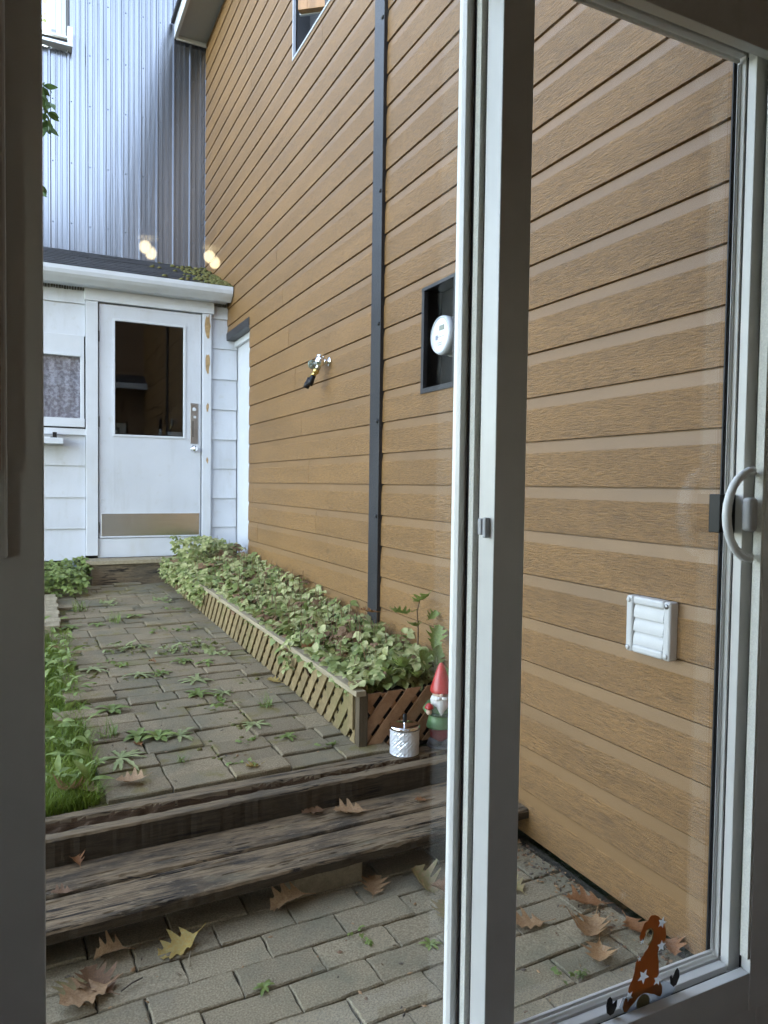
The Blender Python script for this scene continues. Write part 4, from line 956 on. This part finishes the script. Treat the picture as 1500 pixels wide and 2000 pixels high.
# tree at the left whose branch hangs into view
tr = thing('leafy_tree', 'leafy tree outside the left edge whose branch hangs before the metal wall', 'tree', (-1.5, 5.2, .2))
MB().tube([(-1.5, 5.3, .1), (-1.45, 5.25, 1.5), (-1.35, 5.2, 3.0), (-1.2, 5.2, 4.6)], [.12, .10, .08, .04], 12).build('trunk', m_bark, tr)
MB().tube([(-1.3, 5.2, 3.4), (-.7, 5.1, 3.9), (-.2, 5.05, 4.0), (.06, 5.0, 3.82)], [.035, .022, .012, .004], 8).build('branch', m_bark, tr)
MB().tube([(-1.35, 5.2, 2.7), (-.7, 5.1, 3.3), (-.1, 5.0, 3.38), (.06, 5.0, 3.25)], [.03, .018, .009, .003], 8).build('branch', m_bark, tr)
cr = MB()
def tleaf(p):
    d = Vector((R.gauss(0, .7), R.gauss(0, .7), -.8)); n_ = Vector((R.gauss(0, .5), -1, R.gauss(0, .5)+.4))
    for a in (-.75, 0, .75):
        s_ = Vector((cos(a), 0, sin(a))); dd = (d.normalized()+Vector((a*.8, 0, abs(a)*.35)))
        leaflet(cr, p, dd, n_, R.uniform(.05, .085), .035, 0, .15, .3)
for i in range(26): tleaf(Vector((R.uniform(-.06, .12), 5+R.uniform(-.05, .05), 3.60+R.random()*.24)))
for i in range(14): tleaf(Vector((R.uniform(-.08, .075), 5+R.uniform(-.05, .05), 3.14+R.random()*.22)))
for i in range(900):
    a = rvec(1).normalized(); p = Vector((-1.5, 5.2, 4.6))+Vector((a.x*1.1, a.y*1.2, a.z*1.0))*R.random()**.5
    if p.x < -.1: tleaf(p)
cr.build('crown', m_tree, tr)
ft = thing('background_tree', 'pale leafy tree against the blue sky at the upper left corner', 'tree', (-1.2, 18, 0))
MB().tube([(-1.5, 18, 0), (-1.3, 18, 8), (-1.1, 18, 13)], [.25, .2, .08], 10).build('trunk', m_bark, ft)
cr = MB()
for i in range(2600):
    a = rvec(1).normalized()*R.random()**.4; p = Vector((-1.55, 18, 12.2))+Vector((a.x*2.0, a.y*2, a.z*2.6))
    leaflet(cr, p, rvec(1), rvec(1), .17, .10, 0, .1, .2)
cr.build('crown', M('pale_tree_leaf', (.20, .24, .11), .6, col2=(.32, .34, .20), trans=.35), ft)

# ------------------------------------------------------------------ things on the wall
vt = thing('dryer_vent', 'white plastic louvred vent on the tan wall at right', 'vent', (1.78, 1.73, .97))
vy0, vy1, vz0, vz1 = 1.602, 1.785, .888, 1.071
q = MB(); q.box(1.752, 1.792, vy0, vy0+.028, vz0, vz1); q.box(1.752, 1.792, vy1-.028, vy1, vz0, vz1); q.box(1.7525, 1.792, vy0+.028, vy1-.028, vz0, vz0+.026); q.box(1.7525, 1.792, vy0+.028, vy1-.028, vz1-.026, vz1); q.build('vent_frame', m_pvc, vt, .008, seg=3)
B('vent_throat', m_grey, vt, 1.774, 1.79, vy0+.02, vy1-.02, vz0+.02, vz1-.02, 0)
for i in range(3):
    za = vz0+.027+i*.0445; q = MB(); n = 8
    for k in range(n):
        t0, t1 = k/n, (k+1)/n; f_ = lambda t: (1.757+.012*t**2.5, za+.048*t)
        (xa, z_a), (xb, z_b) = f_(t0), f_(t1)
        q.add([(xa, vy0+.03, z_a), (xa, vy1-.03, z_a), (xb, vy1-.03, z_b), (xb, vy0+.03, z_b)], [(0, 3, 2, 1)], 0, True)
    q.box(1.757, 1.768, vy0+.03, vy1-.03, za-.001, za+.001)
    q.build('louvre', m_pvc, vt)
for y, z in ((vy0+.013, vz1-.014), (vy0+.013, vz0+.014), (vy1-.013, vz1-.014), (vy1-.013, vz0+.014)):
    MB().lathe([(.008, 0), (.008, .003), (.005, .005), (0, .0052)], (1.752, y, z), 10, ax=Matrix.Rotation(-pi/2, 3, 'Y')).build('screw', M('screw_zinc', (.25, .25, .26), .4, 1) if y < 1.65 and z > 1 else m_pvc, vt)
# electricity meter
em = thing('electricity_meter', 'round white electricity meter in a dark recess of the tan wall', 'meter', (1.85, 3.09, 2.15))
AX = Matrix.Rotation(-pi/2, 3, 'Y'); mc = (1.90, 3.072, 2.148)
MB().lathe([(.098, 0), (.098, .05), (.092, .06)], mc, 40, ax=AX).build('meter_base', m_pvc, em)
MB().lathe([(.092, .055), (.091, .105), (.086, .118), (.078, .124), (0, .125)], mc, 40, ax=AX).build('meter_body', M('meter_white', (.72, .73, .74), .25, var=.03), em)
MB().lathe([(.0935, .085), (.0945, .112), (.088, .126), (.081, .127), (.081, .122)], mc, 40, ax=AX).build('meter_ring', M('meter_ring_grey', (.50, .52, .56), .25), em)
B('meter_display', m_lcd, em, 1.773, 1.776, 3.032, 3.077, 2.168, 2.193, .0008)
B('meter_button', M('meter_blue_grey', (.25, .27, .36), .4), em, 1.773, 1.776, 3.092, 3.112, 2.128, 2.150, .001)
q = MB()
for (a, b, z) in ((3.027, 3.097, 2.138), (3.047, 3.092, 2.11), (3.052, 3.087, 2.10)): q.box(1.774, 1.7752, a, b, z, z+.0022)
q.build('meter_print', m_grey, em)
# tap with a twin hose connector
fa = thing('garden_tap', 'outdoor wall tap with a brass two way splitter and black caps', 'tap', (1.75, 4.6, 2.2))
MB().tube([(1.785, 4.55, 2.235), (1.735, 4.56, 2.235)], .016, 14).build('tap_pipe', m_chrome, fa)
MB().lathe([(.030, 0), (.030, .006), (.018, .010)], (1.784, 4.55, 2.235), 18, ax=AX).build('tap_flange', m_chrome, fa)
MB().ball((1.725, 4.565, 2.235), .036, 0, (1, 1, 1.0)).tube([(1.725, 4.565, 2.262), (1.725, 4.565, 2.276)], .024, 14).build('tap_body', m_chrome, fa)
MB().tube([(1.725, 4.565, 2.232), (1.715, 4.62, 2.228), (1.71, 4.66, 2.228)], .011, 10).build('tap_stem', M('dull_tap_metal', (.40, .40, .36), .35, 1), fa)
hd = MB()
for k in range(6):
    a = k*pi/3; hd.tube([(1.708, 4.668, 2.228), (1.708+.026*cos(a), 4.672, 2.228+.026*sin(a))], .006, 6)
hd.tube([(1.708+.026*cos(k*pi/6), 4.672, 2.228+.026*sin(k*pi/6)) for k in range(13)], .006, 6); hd.build('tap_handle', M('green_grey_handle', (.20, .24, .20), .4, .4), fa)
MB().tube([(1.722, 4.57, 2.215), (1.708, 4.585, 2.18)], .018, 12).build('tap_spout', M('spout_metal', (.45, .45, .42), .3, 1), fa)
MB().tube([(1.708, 4.585, 2.182), (1.700, 4.592, 2.160)], .022, 12).tube([(1.70, 4.592, 2.165), (1.69, 4.598, 2.14)], .015, 12).tube([(1.70, 4.60, 2.165), (1.685, 4.645, 2.135)], .012, 10).build('splitter', m_brass, fa)
for p0, p1 in (((1.690, 4.598, 2.142), (1.668, 4.615, 2.078)), ((1.683, 4.648, 2.132), (1.660, 4.665, 2.065))):
    a, b = Vector(p0), Vector(p1); MB().tube([a, a.lerp(b, .45), a.lerp(b, .5), b], [.017, .017, .021, .020], 14).build('hose_cap', m_black, fa)

# ------------------------------------------------------------------ ashtray tin and gnome
ac = Vector((1.492, 2.838, .2265))
at = thing('ashtray_tin', 'round white quilted ashtray tin with chrome push lid on the old timber', 'ashtray', tuple(ac))
q = MB(); n, mrow = 48, 14; r0, hh = .066, .110
for i in range(mrow+1):
    z = hh*i/mrow
    for k in range(n):
        a = 2*pi*k/n; g1 = abs(((k/4+i/3.5) % 1)-.5)*2; g2 = abs(((k/4-i/3.5) % 1)-.5)*2
        r = r0-.0038*(max(g1, g2)**4) if 0 < i < mrow else r0
        q.v.append(tuple(ac+Vector((r*cos(a), r*sin(a), z))))
for i in range(mrow):
    for k in range(n): q.f.append((i*n+k, i*n+(k+1) % n, (i+1)*n+(k+1) % n, (i+1)*n+k)); q.m.append(0); q.s.append(False)
q.f.append(tuple(range(n))[::-1]); q.m.append(0); q.s.append(False); q.build('tin_body', m_ash, at)
MB().lathe([(.063, hh-.002), (.0685, hh), (.0695, hh+.006), (.0685, hh+.014), (.064, hh+.017), (.059, hh+.013), (.030, hh+.006), (.008, hh+.004)], ac, 40).build('lid', m_chrome, at)
MB().lathe([(.006, hh), (.006, hh+.032)], ac, 12).build('push_rod', m_chrome, at)
MB().lathe([(.009, hh+.026), (.0095, hh+.028), (.0095, hh+.058), (.007, hh+.062), (0, hh+.063)], ac, 14).build('push_knob', m_black, at)
gc_ = Vector((1.685, 2.852, .2255))
gn = thing('garden_gnome', 'garden gnome in red pointed hat and green coat beside the ashtray tin', 'gnome', tuple(gc_))
fa_ = Vector((-.45, -.9, 0)).normalized(); sd = Vector((-fa_.y, fa_.x, 0))      # facing, and its left-hand side vector
def G(f_, s_, z): return gc_+fa_*f_+sd*s_+Vector((0, 0, z))
MB().ball(G(.015, -.028, .022), .030, 0, (1, 1.1, .75)).ball(G(.015, .028, .022), .030, 0, (1, 1.1, .75)).lathe([(.062, 0), (.062, .006), (.055, .01)], gc_, 24).build('boots', m_grey, gn)
MB().lathe([(.045, .03), (.050, .05), (.050, .085), (.046, .10)], gc_, 24, sq=(1, .85)).build('trousers', M('red_trousers', (.25, .03, .03), .5), gn)
MB().lathe([(.066, .088), (.067, .094), (.058, .13), (.054, .15), (.058, .165), (.053, .195), (.036, .215), (.02, .225)], gc_, 28, sq=(1, .88)).build('coat', m_green, gn)
MB().lathe([(.0565, .144), (.0575, .149), (.0575, .156), (.0565, .160)], gc_, 28, sq=(1, .9)).build('belt', M('dark_green_belt', (.03, .06, .03), .5), gn)
for sg in (-1, 1):
    MB().tube([G(0, .045*sg, .20), G(.02, .066*sg, .175), G(.05, .058*sg, .168)], [.016, .018, .014], 12).build('sleeve', m_green, gn)
    MB().ball(G(.056, .056*sg, .170), .014).build('hand', m_face, gn)
    MB().lathe([(.004, 0), (.006, .02)], G(.060, .056*sg, .17), 10).lathe([(.020, .018), (.021, .022), (.016, .034), (.006, .041), (0, .042)], G(.060, .056*sg, .17), 16).build('mushroom', m_red, gn)
hdm = MB().ball(G(0, 0, .238), .040, 0, (1, 1, 1)); hdm.build('head', m_face, gn)
MB().ball(G(.042, 0, .240), .011).build('nose', m_face, gn)
for sg in (-1, 1):
    MB().ball(G(.036, .015*sg, .251), .006).build('eye', m_swhite, gn)
    MB().ball(G(.0405, .015*sg, .251), .003).build('pupil', m_black, gn)
bd = MB(); ns = 14
prof = [(.236, .043, .010), (.220, .050, .016), (.20, .046, .022), (.18, .034, .022), (.16, .018, .018), (.145, .004, .012)]
for z, hw, dp in prof:
    for k in range(ns+1):
        t = k/ns*2-1; f_ = .022+dp+.016*(1-t*t)+.002*cos(k*3.14)
        bd.v.append(tuple(G(f_*sqrt(max(.05, 1-.75*t*t)), hw*t, z)))
for i in range(len(prof)-1):
    for k in range(ns): a = i*(ns+1)+k; bd.f.append((a, a+1, a+ns+2, a+ns+1)); bd.m.append(0); bd.s.append(True)
bd.tube([G(.05, 0, .232), G(.052, .018, .228), G(.040, .034, .222)], [.008, .009, .004], 8).tube([G(.05, 0, .232), G(.052, -.018, .228), G(.040, -.034, .222)], [.008, .009, .004], 8)
bd.build('beard', m_beard, gn)
MB().lathe([(.047, .246), (.050, .252), (.049, .262), (.042, .285), (.034, .312), (.025, .34), (.016, .365), (.008, .378), (0, .382)], G(-.004, 0, 0), 28).build('hat', m_red, gn)

# ------------------------------------------------------------------ the house around the camera
HS = thing('house', 'house the picture is taken from, its wall around the sliding door', 'house', (0, 0, 0))
q = MB(); q.box(-2.6, -.14, .96, 1.18, -.05, 5.6); q.box(1.53, 1.80, .96, 1.195, -.05, 5.6); q.box(-.14, 1.53, .96, 1.18, -.05, .20); q.box(-.14, 1.53, .96, 1.18, 2.46, 5.6); q.build('outer_wall', m_ext, HS)
q = MB(); q.hexa([(-2.8, 1.185, 3.06), (1.79, 1.185, 3.06), (1.79, 1.60, 3.04), (-2.8, 1.60, 3.04)], [(-2.8, 1.185, 3.30), (1.79, 1.185, 3.30), (1.79, 1.60, 3.09), (-2.8, 1.60, 3.09)]); q.build('low_eave', m_shing, HS)
B('gutter', m_gut, HS, -2.8, 1.79, 1.601, 1.68, 3.00, 3.10, .01)
q = MB()
for i in range(30): q.hexa([(-2.6, 1.181, i*.18+.1), (-.16, 1.181, i*.18+.1), (-.16, 1.205, i*.18+.1), (-2.6, 1.205, i*.18+.1)], [(-2.6, 1.181, i*.18+.277), (-.16, 1.181, i*.18+.277), (-.16, 1.186, i*.18+.277), (-2.6, 1.186, i*.18+.277)])
for i in range(17): q.hexa([(-.16, 1.181, i*.18+2.5), (1.78, 1.181, i*.18+2.5), (1.78, 1.205, i*.18+2.5), (-.16, 1.205, i*.18+2.5)], [(-.16, 1.181, i*.18+2.677), (1.78, 1.181, i*.18+2.677), (1.78, 1.186, i*.18+2.677), (-.16, 1.186, i*.18+2.677)])
kind(q.build('cladding_boards', m_ext, HS), 'stuff')
for zz, ya, yb, za, zb in ((0, -4.5, 1.45, 8.0, 5.5), (1, -10, -4.5, 5.5, 8.0)):
    q = MB(); q.hexa([(-2.9, ya, za if zz == 0 else 5.5), (1.75, ya, za if zz == 0 else 5.5), (1.75, yb, zb), (-2.9, yb, zb)], [(-2.9, ya, za+.1 if zz == 0 else 5.6), (1.75, ya, za+.1 if zz == 0 else 5.6), (1.75, yb, zb+.1), (-2.9, yb, zb+.1)]); q.build('roof', m_shing, HS)
rx0, rx1, ry0, ry1, rz0, rz1 = -2.4, 2.3, -3.6, .958, .19, 2.72
kind(B('room_floor', m_floor, None, rx0, rx1, ry0, ry1, rz0-.1, rz0, 0), 'structure')
kind(B('room_ceiling', m_ceil, None, rx0, rx1, ry0, ry1, rz1, rz1+.1, 0), 'structure')
q = MB(); q.box(rx0-.1, rx0, ry0, -2.6, rz0, rz1).box(rx0-.1, rx0, -1.95, ry1, rz0, rz1).box(rx0-.1, rx0, -2.6, -1.95, rz0, 1.3).box(rx0-.1, rx0, -2.6, -1.95, 2.0, rz1)
kind(q.build('room_wall', m_wall), 'structure')      # added opening in the unseen wall lets sky light brighten the frame
kind(B('room_wall', m_wall, None, rx1, rx1+.1, ry0, ry1, rz0, rz1, 0), 'structure')
kind(B('room_wall', m_wall, None, rx0, rx1, ry0-.1, ry0, rz0, rz1, 0), 'structure')
# sliding door
SD = thing('sliding_patio_door', 'white framed sliding glass patio door the yard is seen through', 'patio door', (.7, 1.05, .3))
ZT, ZS = 2.305, .42
of = B('door_frame', m_vinyl, SD, 1.345, 1.50, .992, 1.014, .329, 2.42, .0015)     # right jamb lip
q = MB(); q.box(1.40, 1.50, 1.014, 1.10, .25, 2.45); q.box(-.12, .0, .992, 1.13, .25, 2.45); q.build('jamb', m_vinyl, of, .002)
B('sill_lip', m_vinyl, of, .0, 1.344, .992, 1.014, .332, .411, .0015)
B('head_lip', m_vinyl, of, .0, 1.344, .992, 1.014, 2.285, 2.44, .0015)
B('sill', m_vinyl, of, .0, 1.40, 1.016, 1.11, .25, .372, .001)
B('head', m_vinyl, of, .0, 1.40, 1.016, 1.11, 2.38, 2.45, .001)
q = MB(); q.box(1.352, 1.399, 1.016, 1.024, .378, 2.37); q.box(.60, 1.371, 1.0242, 1.0257, .372, .401); q.build('track_gap_strip', m_rubber, of)  # solid dark strips stand in for the shade of the track gap
pl_ = B('left_jamb_face', m_vinyl, of, -.10, .0123, .975, .9915, .20, 2.5, .002)
# right-hand (sliding) panel
sp_ = MB(); gx = 1.3155
sp_.box(gx+.006, 1.372, 1.026, 1.046, .40, 2.36); sp_.box(gx+.004, 1.36, 1.050, 1.072, .40, 2.36)
sp_.box(.772, gx+.003, 1.026, 1.046, .378, ZS-.006); sp_.box(.772, gx+.003, 1.050, 1.072, .378, ZS-.004)
sp_.box(.772, gx+.003, 1.026, 1.046, ZT+.006, 2.378); sp_.box(.772, gx+.003, 1.050, 1.072, ZT+.004, 2.376)
pr_ = sp_.build('sliding_panel', m_vinyl, SD, .0015)
q = MB(); q.box(gx, gx+.014, 1.060, 1.0665, ZS+.008, ZT-.008); q.box(.772, gx-.001, 1.060, 1.0665, ZS, ZS+.007); q.box(.772, gx-.001, 1.060, 1.0665, ZT-.007, ZT); q.build('glazing_bead', m_vinyl, pr_, .001)
q = MB(); q.box(gx-.011, gx-.0003, 1.0666, 1.0698, ZS, ZT); q.box(gx+.008, gx+.02, 1.0462, 1.0498, ZS, ZT); q.build('gasket', m_rubber, pr_)
pst = B('meeting_stile', m_vinyl, pr_, .708, .7715, 1.030, 1.078, .36, 2.40, .0015)
B('sliding_glass', m_glass, pr_, .7716, gx-.0005, 1.0700, 1.0735, ZS-.002, ZT+.002, 0)
q = MB(); q.box(1.338, 1.345, .994, 1.0125, .44, 2.28); q.build('pile_strip', m_pile, of)
# left-hand fixed panel
fp = B('fixed_panel', m_vinyl, SD, .688, .7005, 1.113, 1.128, .36, 2.40, .001)
B('stile', m_vinyl, fp, .695, .76, 1.1285, 1.15, .36, 2.40, .001)
q = MB(); q.box(.7035, .76, 1.1015, 1.1125, .36, 2.40); q.build('gasket', m_rubber, fp)
B('pile_strip', m_pile, fp, .701, .76, 1.086, 1.101, .36, 2.40, 0)
q = MB(); q.box(.712, .76, 1.0785, 1.0858, .36, 2.40); q.build('gasket', m_rubber, fp)
B('bottom_rail', m_vinyl, fp, -.02, .688, 1.11, 1.135, .34, .395, .001); B('top_rail', m_vinyl, fp, -.02, .688, 1.11, 1.15, 2.32, 2.379, .001)
B('fixed_glass', m_glass, fp, -.02, .695, 1.1290, 1.1325, .39, 2.33, 0)
# bow handle and latch
hy, hz = 1.006, 1.369; hp = []
for k in range(15):
    a = -pi/2+pi*k/14; hp.append((1.325-.066*cos(a), hy+.008*cos(a), hz+.092*sin(a)))
MB().tube(hp, [.0066+.0024*cos(-pi/2+pi*k/14) for k in range(15)], 12).build('pull_handle', M('white_handle', (.86, .86, .84), .35, var=.03), pr_)
MB().tube([(p[0]+.012, p[1]+.006, p[2]*.93+hz*.07) for p in hp], .004, 8).build('pull_handle', m_vinyl, pr_)
MB().box(1.310, 1.334, .998, 1.022, hz-.035, hz+.035).build('latch_knob', m_pvc, pr_, .008, seg=3)
B('latch_block', m_black, pr_, 1.272, 1.318, 1.0405, 1.0690, 1.330, 1.410, .002)
B('latch_slot', m_rubber, pr_, 1.3130, 1.3155, 1.042, 1.0495, 1.345, 1.40, .001)
tb_ = MB().box(.698, .708, 1.0555, 1.0665, 1.335, 1.364).box(.698, .708, 1.042, 1.0515, 1.331, 1.366).box(.703, .708, 1.0515, 1.0555, 1.338, 1.362); tb_.build('keeper_tab', M('grey_keeper', (.42, .42, .44), .4), pst, .003)
# window blind edge at the left
bl = thing('blind_edge', 'pale edge of a hanging window blind at the far left', 'blind', (-.06, .93, 2.3))
B('blind_slat', m_vinyl, bl, -.20, -.027, .955, .972, 1.328, 2.5, .003); B('blind_cassette', m_wall, bl, -.20, -.033, .94, .9545, 1.43, 2.5, .002)

# ------------------------------------------------------------------ sticker on the inside of the right glass
ST = thing('gnome_window_sticker', 'orange starred gnome sticker with dark mittens at the foot of the right glass', 'sticker', (1.12, 1.07, .45))
hat = [(1.134, .547), (1.147, .545), (1.157, .539), (1.169, .526), (1.177, .509), (1.179, .494), (1.176, .483), (1.168, .482), (1.161, .47), (1.156, .463), (1.16, .441), (1.161, .418), (1.164, .4), (1.172, .388), (1.172, .374), (1.167, .367), (1.159, .371), (1.149, .378), (1.14, .381), (1.132, .385), (1.119, .388), (1.106, .385), (1.097, .378), (1.086, .371), (1.075, .363), (1.068, .365), (1.064, .375), (1.067, .387), (1.076, .397), (1.079, .413), (1.088, .426), (1.093, .44), (1.096, .459), (1.103, .464), (1.116, .468), (1.12, .475), (1.128, .48), (1.134, .489), (1.141, .5), (1.142, .514), (1.138, .52), (1.129, .521), (1.121, .518), (1.119, .507), (1.113, .497), (1.107, .5), (1.104, .51), (1.11, .522), (1.117, .536), (1.126, .538)]
mitL = [(1.02, .392), (1.023, .405), (1.03, .408), (1.036, .401), (1.037, .391), (1.043, .396), (1.049, .396), (1.048, .383), (1.04, .371), (1.031, .369), (1.022, .377)]
mitR = [(1.193, .401), (1.197, .405), (1.201, .396), (1.208, .41), (1.214, .415), (1.22, .407), (1.221, .393), (1.213, .379), (1.204, .377), (1.195, .386)]
brd = [(1.065, .395), (1.056, .378), (1.071, .362), (1.098, .354), (1.154, .359), (1.198, .359), (1.212, .369), (1.197, .39), (1.172, .397)]
KS = 1.0190/1.064
def sy_(y): return lambda x, z, d: (x*KS, y-d, CAM_Z+(z-CAM_Z)*KS)
SY = 1.0190
tri_poly(brd, sy_(SY+.0012), 'beard', m_sbeard, ST, .0003)
hat_o = tri_poly(hat, sy_(SY), 'hat', m_orange, ST, .0003)
def star(cx, cz, r, rot, n=5): return [(cx+r*(1 if k % 2 == 0 else .45)*sin(rot+pi*k/n), cz+r*(1 if k % 2 == 0 else .45)*cos(rot+pi*k/n)) for k in range(2*n)]
STARS = ((1.118, .424, .0165, pi), (1.166, .524, .013, .4), (1.166, .475, .013, 2.6), (1.158, .405, .0135, .3), (1.080, .394, .012, .9), (1.112, .499, .006, 0), (1.106, .464, .006, 0))
cutters = [tri_poly(star(*s_), sy_(SY+.004), 'star_hole', m_swhite, ST, .008) for s_ in STARS]
for c_ in cutters:
    b_ = hat_o.modifiers.new('hole', 'BOOLEAN'); b_.operation = 'DIFFERENCE'; b_.solver = 'EXACT'; b_.object = c_
dg = bpy.context.evaluated_depsgraph_get(); me_ = bpy.data.meshes.new_from_object(hat_o.evaluated_get(dg)); hat_o.modifiers.clear(); hat_o.data = me_
for c_ in cutters: bpy.data.objects.remove(c_)
for s_ in STARS: tri_poly(star(*s_), sy_(SY), 'star', m_swhite, ST, .0003)
tri_poly([(1.118+.018*cos(k*pi/10), .370+.0175*sin(k*pi/10)) for k in range(20)], sy_(SY-.0008), 'nose', m_snose, ST, .0003)
tri_poly(mitL, sy_(SY), 'mitten', m_sblack, ST, .0003); tri_poly(mitR, sy_(SY), 'mitten', m_sblack, ST, .0003)
cu_ = [(1.128, .487, .001), (1.138, .497, .0), (1.141, .510, 0), (1.136, .519, 0), (1.128, .519, 0), (1.124, .511, 0), (1.129, .505, 0)]
MB().tube([sy_(SY-.001)(x, z, 0) for x, z, _ in cu_], .0016, 6).build('curl_line', m_snose, ST)

# ------------------------------------------------------------------ two lamps in the room, mirrored in the glass
m_bulb = bpy.data.materials.new('lit_bulb'); m_bulb.use_nodes = True; N, L = nt(m_bulb)
e = N.new('ShaderNodeEmission'); e.inputs[0].default_value = (1, .82, .5, 1); e.inputs[1].default_value = 1.1
lw = N.new('ShaderNodeLayerWeight'); lw.inputs[0].default_value = .5; mrl = N.new('ShaderNodeMapRange'); mrl.inputs['From Min'].default_value = .1; mrl.inputs['From Max'].default_value = .75; mrl.inputs['To Min'].default_value = 1.5; mrl.inputs['To Max'].default_value = .12
L.new(lw.outputs['Facing'], mrl.inputs['Value']); L.new(mrl.outputs[0], e.inputs[1])      # frosted: dimmer towards the rim
L.new(e.outputs[0], N['Material Output'].inputs[0])
for (x, y, z, lb) in ((.488, -1.3, 2.50, 'lit ceiling lamp mirrored in the glass over the metal wall'), (.785, -1.3, 2.50, 'lit ceiling lamp mirrored in the glass at the corner of the tan wall')):
    t = thing('ceiling_lamp', lb, 'lamp', (x, y, z), 'ceiling lamps in the room')
    MB().ball((x-.013, y, z+.009), .031, 0, (1, .8, 1.1)).ball((x+.013, y-.01, z-.012), .030, 0, (1, .8, 1.1)).build('bulb', m_bulb, t)
    MB().lathe([(.05, 0), (.05, .03), (.02, .05), (.02, .17)], (x, y, z+.05), 16).build('lamp_base', m_vinyl, t)
